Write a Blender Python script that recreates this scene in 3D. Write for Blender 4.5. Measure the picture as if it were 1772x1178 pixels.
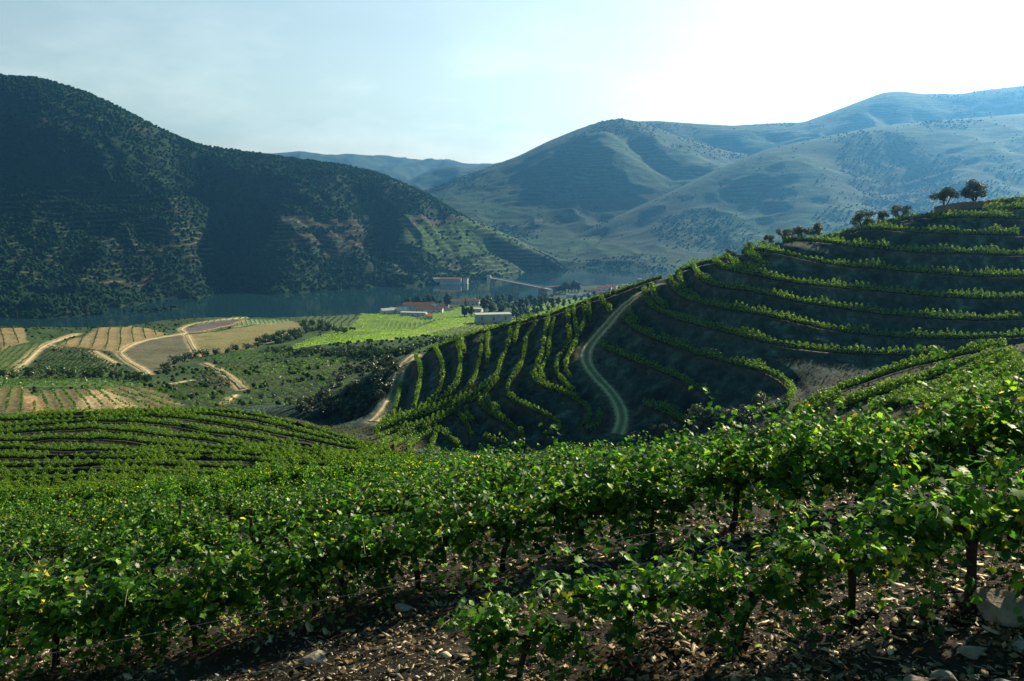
import bpy, bmesh, math, random
import numpy as np
from mathutils import Vector, Matrix, kdtree
random.seed(7); rng = np.random.default_rng(7)
for o in list(bpy.data.objects): bpy.data.objects.remove(o)
SC = bpy.context.scene
COL = SC.collection
R = math.radians
# ------------------------------------------------------------------ camera
FP = 1535.0; PITCH = math.atan(259/1535.0); cP, sP = math.cos(PITCH), math.sin(PITCH)
cam = bpy.data.objects.new('camera', bpy.data.cameras.new('camera')); COL.objects.link(cam)
cam.data.sensor_width = 36; cam.data.lens = 36*FP/1772
cam.data.clip_start = 0.1; cam.data.clip_end = 40000
cam.location = (0, 0, 0); cam.rotation_euler = (R(90)-PITCH, 0, 0)
SC.camera = cam
# ------------------------------------------------------------------ sky, sun, exposure
SUN_AZ, SUN_EL = 43.0, 28.5
w = bpy.data.worlds.new('World'); SC.world = w; w.use_nodes = True
nt = w.node_tree; bg = nt.nodes['Background']
sky = nt.nodes.new('ShaderNodeTexSky'); sky.sky_type = 'NISHITA'; sky.sun_disc = False
sky.sun_elevation = R(SUN_EL); sky.sun_rotation = R(SUN_AZ)
sky.altitude = 300; sky.air_density = 1.0; sky.dust_density = 1.2; sky.ozone_density = 2.0
gam = nt.nodes.new('ShaderNodeHueSaturation'); gam.inputs['Saturation'].default_value = .9
tint = nt.nodes.new('ShaderNodeMixRGB'); tint.blend_type = 'MULTIPLY'; tint.inputs['Fac'].default_value = 1; tint.inputs['Color2'].default_value = (1.18, 1.09, .84, 1)
nt.links.new(sky.outputs[0], tint.inputs['Color1']); nt.links.new(tint.outputs[0], gam.inputs['Color'])
# thin cloud veil low in the sky
geo = nt.nodes.new('ShaderNodeTexCoord')
mp = nt.nodes.new('ShaderNodeMapping'); mp.inputs['Scale'].default_value = (3.0, 3.0, 9.0)
nz = nt.nodes.new('ShaderNodeTexNoise'); nz.inputs['Scale'].default_value = 2.2; nz.inputs['Detail'].default_value = 7; nz.inputs['Roughness'].default_value = .6
cr = nt.nodes.new('ShaderNodeValToRGB'); cr.color_ramp.elements[0].position = .46; cr.color_ramp.elements[1].position = .66
cr.color_ramp.elements[0].color = (0,0,0,1); cr.color_ramp.elements[1].color = (.34,.34,.34,1)
nt.links.new(geo.outputs['Generated'], mp.inputs['Vector']); nt.links.new(mp.outputs[0], nz.inputs['Vector']); nt.links.new(nz.outputs[0], cr.inputs[0])
sx = nt.nodes.new('ShaderNodeSeparateXYZ'); nt.links.new(geo.outputs['Generated'], sx.inputs[0])
mr = nt.nodes.new('ShaderNodeMapRange'); mr.inputs['From Min'].default_value = .22; mr.inputs['From Max'].default_value = .06
nt.links.new(sx.outputs['Z'], mr.inputs['Value'])
mm = nt.nodes.new('ShaderNodeMath'); mm.operation = 'MULTIPLY'; nt.links.new(cr.outputs[0], mm.inputs[0]); nt.links.new(mr.outputs[0], mm.inputs[1])
mc = nt.nodes.new('ShaderNodeMixRGB'); mc.blend_type = 'ADD'; mc.inputs['Color2'].default_value = (5.0, 4.6, 3.8, 1)
nt.links.new(mm.outputs[0], mc.inputs['Fac']); nt.links.new(gam.outputs[0], mc.inputs['Color1'])
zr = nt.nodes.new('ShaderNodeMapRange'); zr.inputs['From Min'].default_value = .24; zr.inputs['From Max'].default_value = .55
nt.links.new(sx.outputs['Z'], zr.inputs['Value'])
zm = nt.nodes.new('ShaderNodeMixRGB'); zm.blend_type = 'MULTIPLY'; zm.inputs['Color2'].default_value = (.08, .50, .55, 1)  # teal tint added to the unseen upper sky so shadows turn teal and dark
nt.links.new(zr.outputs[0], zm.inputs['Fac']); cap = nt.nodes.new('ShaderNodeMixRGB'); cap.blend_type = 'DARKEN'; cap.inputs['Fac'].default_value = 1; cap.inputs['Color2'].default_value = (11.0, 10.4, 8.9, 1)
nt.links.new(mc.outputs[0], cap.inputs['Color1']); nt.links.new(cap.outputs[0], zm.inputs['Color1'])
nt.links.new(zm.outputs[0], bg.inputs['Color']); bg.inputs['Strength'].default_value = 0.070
sun = bpy.data.objects.new('sun', bpy.data.lights.new('sun', 'SUN')); COL.objects.link(sun)
sun.data.energy = 4.9; sun.data.angle = R(0.6); sun.data.color = (1.0, .90, .68)
sd = Vector((math.sin(R(SUN_AZ))*math.cos(R(SUN_EL)), math.cos(R(SUN_AZ))*math.cos(R(SUN_EL)), math.sin(R(SUN_EL))))
sun.rotation_euler = sd.to_track_quat('Z', 'Y').to_euler(); sun.location = (60, 80, 60)
SC.view_settings.view_transform = 'Standard'; SC.view_settings.look = 'None'
SC.view_settings.exposure = 1.22; SC.view_settings.gamma = 1.0
# ------------------------------------------------------------------ object helpers
def tag(o, label=None, cat=None, group=None, kind=None):
    if label: o['label'] = label
    if cat: o['category'] = cat
    if group: o['group'] = group
    if kind: o['kind'] = kind
    return o
def link(o, parent=None):
    COL.objects.link(o)
    if parent is not None: o.parent = parent
    return o
def empty(name, loc, rz=0):
    o = bpy.data.objects.new(name, None); o.location = loc; o.rotation_euler = (0, 0, rz); o.empty_display_size = .3
    return link(o)
def mesh_np(name, V, Fc, mat, parent=None, smooth=False, attrs=None, uvs=None):
    """V (n,3); Fc (m,k) constant-size faces, or list of such arrays"""
    V = np.asarray(V, dtype=np.float32)
    if not isinstance(Fc, (list, tuple)): Fc = [Fc]
    Fc = [np.asarray(f, dtype=np.int32) for f in Fc if len(f)]
    me = bpy.data.meshes.new(name)
    me.vertices.add(len(V)); me.vertices.foreach_set('co', V.ravel())
    loops = np.concatenate([f.ravel() for f in Fc]); sizes = np.concatenate([np.full(len(f), f.shape[1], np.int32) for f in Fc])
    starts = np.concatenate([[0], np.cumsum(sizes)[:-1]]).astype(np.int32)
    me.loops.add(len(loops)); me.loops.foreach_set('vertex_index', loops)
    me.polygons.add(len(sizes)); me.polygons.foreach_set('loop_start', starts)
    me.update(calc_edges=True)
    if smooth: me.polygons.foreach_set('use_smooth', np.ones(len(sizes), bool))
    if attrs is not None:
        for k, a in attrs.items():
            at = me.color_attributes.new(k, 'FLOAT_COLOR', 'POINT')
            c = np.ones((len(V), 4), np.float32); c[:, :a.shape[1]] = a
            at.data.foreach_set('color', c.ravel())
    me.materials.append(mat)
    o = bpy.data.objects.new(name, me)
    return link(o, parent)
class MB:
    """collects boxes and tubes into one mesh"""
    def __init__(s): s.v = []; s.f = []
    def add(s, vs, fs):
        b = len(s.v); s.v += [tuple(v) for v in vs]; s.f += [tuple(b+i for i in f) for f in fs]
    def box(s, x0, x1, y0, y1, z0, z1):
        s.add([(x0,y0,z0),(x1,y0,z0),(x1,y1,z0),(x0,y1,z0),(x0,y0,z1),(x1,y0,z1),(x1,y1,z1),(x0,y1,z1)],
              [(0,3,2,1),(4,5,6,7),(0,1,5,4),(1,2,6,5),(2,3,7,6),(3,0,4,7)])
    def tube(s, pts, rad, n=6):
        pts = [Vector(p) for p in pts]; rings = []
        for i, p in enumerate(pts):
            t = (pts[min(i+1, len(pts)-1)]-pts[max(i-1, 0)])
            if t.length < 1e-6: t = Vector((0,0,1))
            t.normalize(); a = t.orthogonal().normalized() if abs(t.z) < .95 else Vector((1,0,0)); a = (a - t*a.dot(t)).normalized(); b = t.cross(a)
            r = rad[i] if hasattr(rad, '__len__') else rad
            rings.append([p+(a*math.cos(2*math.pi*k/n)+b*math.sin(2*math.pi*k/n))*r for k in range(n)])
        vs = [q for r_ in rings for q in r_]; fs = []
        for i in range(len(rings)-1):
            for k in range(n): fs.append((i*n+k, i*n+(k+1)%n, (i+1)*n+(k+1)%n, (i+1)*n+k))
        fs.append(tuple(range(n))[::-1]); fs.append(tuple((len(rings)-1)*n+k for k in range(n)))
        s.add(vs, fs)
    def build(s, name, mat, parent=None, smooth=False):
        me = bpy.data.meshes.new(name); me.from_pydata(s.v, [], s.f); me.update()
        if smooth: me.polygons.foreach_set('use_smooth', np.ones(len(me.polygons), bool))
        me.materials.append(mat)
        return link(bpy.data.objects.new(name, me), parent)
# ------------------------------------------------------------------ materials
def new_mat(name):
    m = bpy.data.materials.new(name); m.use_nodes = True; m.node_tree.nodes.clear()
    return m, m.node_tree
def N(t, kind, **kw):
    n = t.nodes.new(kind)
    for k, v in kw.items():
        if k in n.inputs: n.inputs[k].default_value = v
        else: setattr(n, k, v)
    return n
def noise(t, scale, detail=6, rough=.6, vec=None):
    n = N(t, 'ShaderNodeTexNoise'); n.inputs['Scale'].default_value = scale; n.inputs['Detail'].default_value = detail; n.inputs['Roughness'].default_value = rough
    if vec is not None: t.links.new(vec, n.inputs['Vector'])
    return n
def ramp(t, fac, stops):
    c = N(t, 'ShaderNodeValToRGB'); e = c.color_ramp.elements
    while len(e) < len(stops): e.new(.5)
    for i, (p, col) in enumerate(stops): e[i].position = p; e[i].color = tuple(col)+(1,)
    t.links.new(fac, c.inputs[0]); return c
def principled(t, rough=.8, spec=.2):
    b = N(t, 'ShaderNodeBsdfPrincipled'); b.inputs['Roughness'].default_value = rough; b.inputs['Specular IOR Level'].default_value = spec
    o = N(t, 'ShaderNodeOutputMaterial'); t.links.new(b.outputs[0], o.inputs[0]); return b
def simple(name, col, rough=.8, var=.25, scale=3.0, spec=.2, bump=0):
    m, t = new_mat(name); b = principled(t, rough, spec)
    tc = N(t, 'ShaderNodeTexCoord'); n = noise(t, scale, 5, .6, tc.outputs['Object'])
    c0 = tuple(x*(1-var) for x in col); c1 = tuple(min(1, x*(1+var)) for x in col)
    r = ramp(t, n.outputs[0], [(.3, c0), (.7, c1)]); t.links.new(r.outputs[0], b.inputs['Base Color'])
    if bump:
        bp = N(t, 'ShaderNodeBump'); bp.inputs['Strength'].default_value = bump; bp.inputs['Distance'].default_value = .05
        t.links.new(n.outputs[0], bp.inputs['Height']); t.links.new(bp.outputs[0], b.inputs['Normal'])
    return m
def leaf_mat(name, stops, trans, tf=.5, gloss=.06):
    """stops: ramp over random per leaf; trans: translucent multiplier"""
    m, t = new_mat(name)
    g = N(t, 'ShaderNodeNewGeometry'); r = ramp(t, g.outputs['Random Per Island'], stops)
    d = N(t, 'ShaderNodeBsdfDiffuse'); tr = N(t, 'ShaderNodeBsdfTranslucent'); gl = N(t, 'ShaderNodeBsdfGlossy'); gl.inputs['Roughness'].default_value = .42
    gl.inputs['Color'].default_value = (.9, .95, .8, 1)
    mu = N(t, 'ShaderNodeMixRGB', blend_type='MULTIPLY'); mu.inputs['Fac'].default_value = 1; mu.inputs['Color2'].default_value = tuple(trans)+(1,)
    t.links.new(r.outputs[0], d.inputs['Color']); t.links.new(r.outputs[0], mu.inputs['Color1']); t.links.new(mu.outputs[0], tr.inputs['Color'])
    mx = N(t, 'ShaderNodeMixShader'); mx.inputs[0].default_value = tf
    t.links.new(d.outputs[0], mx.inputs[1]); t.links.new(tr.outputs[0], mx.inputs[2])
    m2 = N(t, 'ShaderNodeMixShader'); m2.inputs[0].default_value = gloss
    t.links.new(mx.outputs[0], m2.inputs[1]); t.links.new(gl.outputs[0], m2.inputs[2])
    o = N(t, 'ShaderNodeOutputMaterial'); t.links.new(m2.outputs[0], o.inputs[0]); return m
def ground_mat(name, grain, bump=.4, dist=.1, rough=.95, mottle=.45, fine=None, contour=None):
    """surface colour from the 'col' attribute, broken up by noise"""
    m, t = new_mat(name); b = principled(t, rough, .1)
    a = N(t, 'ShaderNodeAttribute'); a.attribute_name = 'col'
    tc = N(t, 'ShaderNodeTexCoord'); n = noise(t, grain, 8, .7, tc.outputs['Object'])
    r = ramp(t, n.outputs[0], [(.25, (1-mottle,)*3), (.5, (1,)*3), (.78, (1+mottle,)*3)])
    mu = N(t, 'ShaderNodeMixRGB', blend_type='MULTIPLY'); mu.inputs['Fac'].default_value = 1
    t.links.new(a.outputs['Color'], mu.inputs['Color1']); t.links.new(r.outputs[0], mu.inputs['Color2'])
    out = mu.outputs[0]
    if fine:
        v = N(t, 'ShaderNodeTexVoronoi'); v.inputs['Scale'].default_value = fine; t.links.new(tc.outputs['Object'], v.inputs['Vector'])
        r2 = ramp(t, v.outputs['Color'], [(.0, (.45,)*3), (.6, (1.0,)*3), (1., (1.7,)*3)])
        m3 = N(t, 'ShaderNodeMixRGB', blend_type='MULTIPLY'); m3.inputs['Fac'].default_value = .8
        t.links.new(out, m3.inputs['Color1']); t.links.new(r2.outputs[0], m3.inputs['Color2']); out = m3.outputs[0]
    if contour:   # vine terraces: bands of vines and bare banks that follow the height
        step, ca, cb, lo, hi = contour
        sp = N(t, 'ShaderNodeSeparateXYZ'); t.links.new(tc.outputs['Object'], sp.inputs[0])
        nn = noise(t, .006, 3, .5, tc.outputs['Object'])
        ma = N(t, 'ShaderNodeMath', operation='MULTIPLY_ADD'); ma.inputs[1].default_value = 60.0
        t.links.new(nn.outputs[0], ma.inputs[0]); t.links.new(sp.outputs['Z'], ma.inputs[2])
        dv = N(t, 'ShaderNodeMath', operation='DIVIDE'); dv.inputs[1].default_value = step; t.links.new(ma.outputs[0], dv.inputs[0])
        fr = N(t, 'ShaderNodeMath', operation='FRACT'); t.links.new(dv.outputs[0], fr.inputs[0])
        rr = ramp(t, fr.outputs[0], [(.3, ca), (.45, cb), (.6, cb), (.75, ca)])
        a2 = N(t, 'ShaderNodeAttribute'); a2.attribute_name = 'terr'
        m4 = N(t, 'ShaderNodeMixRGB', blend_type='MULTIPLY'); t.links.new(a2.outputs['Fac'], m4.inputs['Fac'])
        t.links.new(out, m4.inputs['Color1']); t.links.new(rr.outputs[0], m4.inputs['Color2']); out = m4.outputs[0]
    t.links.new(out, b.inputs['Base Color'])
    if bump:
        bp = N(t, 'ShaderNodeBump'); bp.inputs['Strength'].default_value = bump; bp.inputs['Distance'].default_value = dist
        n2 = noise(t, grain*3, 5, .7, tc.outputs['Object'])
        t.links.new(n2.outputs[0], bp.inputs['Height']); t.links.new(bp.outputs[0], b.inputs['Normal'])
    return m
# ------------------------------------------------------------------ projection maths and noise
def ue(px, py):
    a = 589-np.asarray(py, float); den = FP*cP + a*sP
    return (np.asarray(px, float)-886)/den, (a*cP - FP*sP)/den
def pt(px, py, Y):
    u, e = ue(px, py); return np.array([u*Y, Y, e*Y])
def py_of(e):
    return 589-(e*FP*cP + FP*sP)/(cP - e*sP)
def pz(px, Y, z):
    e = z/Y; return pt(px, py_of(e), Y)
def pxy(X, Y, Z):
    d = Y*cP - Z*sP; return 886+FP*X/d, 589-FP*(Y*sP+Z*cP)/d
def hash2(ix, iy, seed):
    h = (ix.astype(np.int64)*374761393 + iy.astype(np.int64)*668265263 + seed*974634777) & 0xffffffff
    h = ((h ^ (h >> 13))*1274126177) & 0xffffffff
    return ((h ^ (h >> 16)) & 0xffff)/65535.0
def vnoise(x, y, seed=0):
    ix = np.floor(x); iy = np.floor(y); fx = x-ix; fy = y-iy
    fx = fx*fx*fx*(fx*(fx*6-15)+10); fy = fy*fy*fy*(fy*(fy*6-15)+10)
    a = hash2(ix, iy, seed); b = hash2(ix+1, iy, seed); c = hash2(ix, iy+1, seed); d = hash2(ix+1, iy+1, seed)
    return (a*(1-fx)+b*fx)*(1-fy)+(c*(1-fx)+d*fx)*fy
def fbm(x, y, o=4, seed=0, g=.5):
    s = 0; a = 1; n = 0
    for i in range(o):
        s = s+a*(vnoise(x*2**i, y*2**i, seed+i)*2-1); n += a; a *= g
    return s/n
def resample(P, step):
    P = np.asarray(P, float); d = np.r_[0, np.cumsum(np.linalg.norm(np.diff(P, axis=0), axis=1))]
    n = max(2, int(d[-1]/step)+1); q = np.linspace(0, d[-1], n)
    return np.stack([np.interp(q, d, P[:, k]) for k in range(P.shape[1])], 1)
def smooth_px(L, n=40):
    """Catmull-Rom through pixel points"""
    P = np.asarray(L, float)
    if len(P) < 3: return resample(P, np.linalg.norm(P[-1]-P[0])/n + 1e-6)
    Q = np.vstack([2*P[0]-P[1], P, 2*P[-1]-P[-2]]); out = []
    for i in range(1, len(Q)-2):
        p0, p1, p2, p3 = Q[i-1], Q[i], Q[i+1], Q[i+2]
        for t in np.linspace(0, 1, 9)[:-1]:
            out.append(.5*((2*p1)+(-p0+p2)*t+(2*p0-5*p1+4*p2-p3)*t*t+(-p0+3*p1-3*p2+p3)*t**3))
    out.append(P[-1]); return np.array(out)
def inpoly(x, y, poly):
    ins = np.zeros(x.shape, bool); n = len(poly); j = n-1
    for i in range(n):
        xi, yi = poly[i][0], poly[i][1]; xj, yj = poly[j][0], poly[j][1]
        c = ((yi > y) != (yj > y)) & (x < (xj-xi)*(y-yi)/(yj-yi+1e-12)+xi); ins ^= c; j = i
    return ins
# ------------------------------------------------------------------ the near and middle terrain: control points
RIVER_Z = -200.0
CP = []   # (u, lnY, e)
def cp(px, py, Y): u, e = ue(px, py); CP.append((float(u), math.log(Y), float(e)))
def cz(px, Y, z): p = pz(px, Y, z); CP.append((p[0]/Y, math.log(Y), z/Y))
for px in (-700, 0, 600, 1200, 1772, 2500): cz(px, 1.6, -2.3)
for px, Y, z in ((-200,6.6,-5.4),(300,6.6,-5.0),(900,6.6,-4.3),(1600,6.6,-3.85),(2000,6.6,-3.6)): cz(px, Y, z)
COLS = {
 0:   [(1160,11.5),(1045,17),(975,24),(920,38),(868,70),(815,105),(768,135),(726,175)],
 300: [(1110,11.5),(1000,17),(940,24),(905,38),(862,72),(808,108),(758,140),(714,182)],
 500: [(1065,11.5),(965,17),(915,24),(880,38),(842,70),(806,110),(766,145),(724,180)],
 600: [(1035,11.5),(945,17),(895,24),(865,38),(830,68),(805,110),(772,150),(748,184)],
 680: [(1020,11.5),(930,17),(885,24),(858,38),(828,65),(805,108),(782,150),(760,182),(720,196),(690,212),(640,245),(624,258)],
 780: [(1005,11.5),(915,17),(875,24),(848,38),(828,60),(806,110),(790,150),(770,178),(720,190),(680,200),(640,214),(598,232)],
 900: [(985,11.5),(900,17),(865,24),(840,36),(826,50),(772,172),(720,180),(670,190),(620,204),(590,214),(560,226)],
 1050:[(955,11.5),(885,17),(852,24),(832,34),(824,42),(745,170),(690,180),(640,190),(590,201),(540,213),(506,222)],
 1200:[(925,12),(865,17),(838,24),(828,32),(735,165),(680,172),(620,182),(560,194),(500,207),(464,216)],
 1350:[(900,12),(852,17),(832,25),(742,85),(680,162),(640,170),(580,181),(520,192),(460,203),(422,211)],
 1500:[(882,12),(840,17),(832,22),(725,75),(662,100),(640,170),(600,178),(540,189),(480,200),(430,210),(397,217)],
 1640:[(868,12),(825,17),(812,22),(690,80),(628,108),(622,168),(560,180),(490,192),(430,202),(366,216)],
 1772:[(852,12),(808,17),(785,23),(730,45),(665,75),(602,110),(600,168),(500,188),(420,205),(352,220)],
}
for px, L in COLS.items():
    for py, Y in L: cp(px, py, Y)
HID = {
 -450:[(11.5,-7.4),(24,-11),(60,-23),(110,-35),(175,-47),(240,-72),(400,-96),(700,-124),(900,-160),(1150,-206)],
 0:   [(240,-70)], 300: [(240,-70)], 500:[(235,-64)], 600:[(225,-62)],
 780: [(270,-54),(340,-80)],
 900: [(90,-32),(135,-46),(258,-48),(320,-76),(420,-98)],
 1050:[(80,-30),(120,-42),(155,-47),(250,-40),(300,-66),(400,-98),(700,-130)],
 1200:[(75,-30),(120,-41),(150,-44),(240,-34),(300,-70),(420,-110),(700,-150),(1500,-186),(2000,-206)],
 1350:[(50,-15.5),(120,-34),(150,-37),(238,-30),(300,-75)],
 1500:[(42,-13.2),(122,-31),(150,-34),(245,-28),(320,-80),(700,-165),(1800,-206)],
 1640:[(42,-12.2),(130,-30),(150,-31),(245,-22),(320,-75)],
 1772:[(132,-29),(150,-30),(255,-20),(340,-70),(700,-170),(1800,-206)],
 2300:[(11.5,-4),(24,-5.5),(60,-11),(110,-13),(150,-12),(190,12),(230,36),(300,0),(400,-70),(700,-170),(1500,-206)],
}
for px, L in HID.items():
    for Y, z in L: cz(px, Y, z)
VAL = [ # valley floor, seen
 (0,705,310),(0,670,380),(0,655,430),(0,640,500),(0,600,620),(0,580,700),(0,568,800),
 (300,695,320),(300,660,400),(300,640,470),(300,610,620),(300,580,740),(300,560,860),(300,551,930),
 (500,700,290),(500,660,370),(500,630,470),(500,600,600),(500,575,760),(500,556,900),(500,549,980),
 (600,712,290),(600,660,360),(600,620,450),(600,590,620),(600,560,850),(600,545,1020),
 (700,605,440),(700,588,600),(700,568,780),(700,552,960),(700,545,1120),(700,533,1350),
 (800,585,560),(800,565,760),(800,552,960),(800,540,1180),(800,527,1450),
 (900,552,820),(900,540,1050),(900,528,1320),(900,521,1500),
 (1000,521,1280),(1000,510,1500),(1000,497,1740),(1080,505,1500),(1080,496,1800)]
for a in VAL: cp(*a)
for px, Y, z in ((0,900,-152),(0,1000,-190),(0,1120,-208),(300,1010,-160),(300,1120,-206),(500,1060,-165),(500,1190,-206),(600,1160,-182),(600,1320,-206),
                 (700,1470,-197),(700,1560,-206),(800,1560,-196),(800,1640,-206),(900,1590,-196),(900,1680,-206),(1000,1820,-196),(1000,1900,-206),(1100,1900,-196),(1100,1980,-206),
                 (0,1900,-230),(600,2200,-230),(1000,2400,-230),(1500,2400,-230),(-450,1900,-230),(2300,2400,-230)): cz(px, Y, z)
CP = np.array(CP)
def _k(r2): return .5*r2*np.log(r2+1e-12)
n = len(CP); D2 = (CP[:, None, 0]-CP[None, :, 0])**2+(CP[:, None, 1]-CP[None, :, 1])**2
A = np.zeros((n+3, n+3)); A[:n, :n] = _k(D2)+np.eye(n)*2e-5; A[:n, n] = 1; A[:n, n+1] = CP[:, 0]; A[:n, n+2] = CP[:, 1]; A[n:, :n] = A[:n, n:].T
Wt = np.linalg.solve(A, np.r_[CP[:, 2], 0, 0, 0])
def e_base(u, v):
    sh = u.shape; u = u.ravel(); v = v.ravel(); out = np.empty(len(u))
    for i in range(0, len(u), 60000):
        a, b = u[i:i+60000], v[i:i+60000]
        out[i:i+60000] = _k((a[:, None]-CP[None, :, 0])**2+(b[:, None]-CP[None, :, 1])**2) @ Wt[:n] + Wt[n]+Wt[n+1]*a+Wt[n+2]*b
    return out.reshape(sh)
UG = np.arange(-.86, .861, .003)
VG = np.concatenate([np.arange(math.log(1.6), math.log(60), .02), np.arange(math.log(60), math.log(130), .008),
                     np.arange(math.log(130), math.log(290), .0034), np.arange(math.log(290), math.log(1700), .005), np.arange(math.log(1700), math.log(2400), .02)])
# coarse evaluation of the spline, refined bilinearly (the spline is smooth)
UC = np.linspace(UG[0], UG[-1], 190); VC = np.linspace(VG[0], VG[-1], 520)
EC = e_base(*np.meshgrid(UC, VC))
def bil(E, U, V, u, v):
    u = np.clip(u, U[0], U[-1]-1e-9); v = np.clip(v, V[0], V[-1]-1e-9)
    i = np.clip(np.searchsorted(U, u, side='right')-1, 0, len(U)-2); j = np.clip(np.searchsorted(V, v, side='right')-1, 0, len(V)-2)
    a = (u-U[i])/(U[i+1]-U[i]); b = (v-V[j])/(V[j+1]-V[j])
    return (E[j, i]*(1-a)+E[j, i+1]*a)*(1-b)+(E[j+1, i]*(1-a)+E[j+1, i+1]*a)*b
UU, VV = np.meshgrid(UG, VG); EG = bil(EC, UC, VC, UU, VV)
YG = np.exp(VV); XG = UU*YG; ZG = EG*YG
# soft natural unevenness
ZG += fbm(XG/9, YG/9, 3, 5)*np.where(YG < 118, .08, .45) + fbm(XG/60, YG/60, 3, 9)*np.clip((YG-260)/200, 0, 1)*3.0
def zat(X, Y):
    Y = np.asarray(Y, float); return bil(ZG/YG, UG, VG, np.asarray(X, float)/Y, np.log(Y))*Y
ES = bil(EC, UC, VC, UU, VV)
def cast(px, py, y0=2, y1=2300, sm=False):
    """where the sight line through a pixel of the photograph meets the terrain"""
    u, e = ue(px, py); vs = np.arange(math.log(y0), math.log(y1), .003)
    ee = bil(ES if sm else ZG/YG, UG, VG, np.full(vs.shape, float(u)), vs)
    k = np.nonzero((ee[1:] >= e) & (ee[:-1] < e))[0]
    if len(k) == 0:
        i = int(np.argmin(np.abs(ee-e)))
    else:
        i = k[0]+1
        d = (e-ee[i-1])/(ee[i]-ee[i-1]+1e-12); v = vs[i-1]+d*.003; Y = math.exp(v); return np.array([u*Y, Y, e*Y])
    Y = math.exp(vs[i]); return np.array([u*Y, Y, ee[i]*Y])
def castline(L, y0, y1, step=1.0, sm=True, flat=False, win=5):
    q = smooth_px(L) if sm else np.asarray(L, float)
    P = np.array([cast(a, b, y0, y1, flat) for a, b in q])
    # drop jumps over hidden ground
    keep = [0]
    for i in range(1, len(P)):
        if abs(math.log(P[i, 1]/P[keep[-1], 1])) < .22: keep.append(i)
    P = resample(P[keep], step)
    if len(P) > 7:
        w2 = min(win, (len(P)-1)//2*2+1)//2; A_ = np.vstack([np.repeat(P[:1], w2, 0), P, np.repeat(P[-1:], w2, 0)]); k = np.ones(2*w2+1)/(2*w2+1)
        P = np.stack([np.convolve(A_[:, c], k, 'valid') for c in range(3)], 1)
    if flat: P[:, 2] = zat(P[:, 0], P[:, 1])
    return P
# ------------------------------------------------------------------ traced vine rows of the terraces (pixels of the photograph -> points on the terrain)
ROWS_B = [
 [(694,664),(687,699),(678,725)],
 [(719,617),(728,646),(725,675),(716,713)],
 [(751,602),(765,634),(765,664),(757,687),(737,705),(705,724)],
 [(790,599),(797,622),(795,652),(787,678),(757,699),(713,719),(668,730)],
 [(834,587),(832,617),(822,658),(807,681),(778,696),(699,728),(652,737)],
 [(884,573),(881,596),(866,634),(857,661),(822,684),(772,705),(684,734),(652,744)],
 [(930,561),(913,581),(907,617),(898,646),(878,672),(883,693),(922,711),(963,731),(974,746),(963,753),(933,760)],
 [(951,552),(942,587),(936,628),(922,652),(933,669),(977,684),(1016,708),(1021,731),(1004,747)],
 [(960,552),(951,593),(948,622),(933,652),(945,664)],
 [(983,540),(983,570),(986,596),(966,625),(963,649),(977,669),(998,686)],
 [(992,534),(998,584),(1001,593),(980,628),(981,650),(989,661)],
 [(1007,529),(1013,552),(1007,578),(1000,588)],
 [(1018,529),(1021,558)],
 [(866,655),(845,680),(828,698),(845,716),(889,743),(907,763)],
 [(842,687),(846,706),(869,719)],
 [(800,702),(790,714),(804,734),(819,763)],
 [(757,743),(774,760),(795,776)],
 [(807,708),(807,722),(822,737)],
 [(837,760),(860,772)],
 [(645,752),(713,728),(772,710),(838,690)],
 [(648,762),(713,740),(765,722),(800,705)],
 [(660,772),(705,752),(755,730),(795,714)],
 [(680,777),(718,757),(757,735),(775,727)],
 [(705,780),(730,762),(750,748)],
 [(745,783),(752,765),(757,748)],
 [(1036,719),(1039,743),(1009,752)],
 [(801,590),(797,604),(806,612)],
 [(846,580),(842,600),(846,618),(842,633)],
 [(900,560),(893,584),(889,600)],
 [(735,607),(768,598),(815,583),(863,570),(902,560),(950,548)],
 [(940,552),(985,536),(1030,521),(1062,512)],
 [(1036,520),(1052,536),(1056,547)],
 [(1060,513),(1095,499),(1128,488),(1150,479)],
]
ROWS_C = [
 [(1037,600),(1087,622),(1131,639),(1183,661),(1231,687)],
 [(1074,548),(1096,570),(1131,587),(1218,618),(1283,635),(1331,648),(1362,670),(1370,687),(1357,709),(1305,722)],
 [(1087,539),(1092,550),(1104,562)],
 [(1113,504),(1122,530),(1166,552),(1218,567),(1283,583),(1349,600),(1414,609),(1479,614),(1560,616),(1640,612)],
 [(1126,500),(1135,522),(1157,539)],
 [(1159,482),(1166,504),(1196,522),(1261,537),(1327,548),(1392,563),(1444,574),(1486,579),(1560,585),(1660,588),(1800,584)],
 [(1174,474),(1179,500),(1196,515)],
 [(1198,461),(1209,482),(1244,498),(1305,506),(1370,522),(1436,533),(1508,543),(1600,552),(1700,556),(1810,552)],
 [(1235,448),(1248,465),(1296,476),(1349,487),(1414,496),(1505,504),(1600,513),(1700,519),(1810,517)],
 [(1257,443),(1270,461),(1327,470)],
 [(1279,439),(1305,435),(1344,439),(1370,445),(1436,459),(1501,465),(1588,472),(1690,480),(1810,480)],
 [(1289,441),(1331,468)],
 [(1350,421),(1370,417),(1414,419),(1458,426),(1523,432),(1588,438),(1654,439),(1740,443),(1820,443)],
 [(1414,412),(1458,399),(1501,396),(1545,400),(1610,404),(1675,406),(1767,408)],
 [(1510,388),(1545,382),(1588,378),(1640,379),(1675,377),(1772,380)],
 [(1697,368),(1735,364),(1790,362)],
 [(1704,350),(1740,348),(1800,347)],
 [(1109,700),(1152,718),(1205,744)],
 [(1144,705),(1170,722),(1196,740)],
 [(1165,478),(1200,461),(1235,447),(1262,440)],
]
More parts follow.
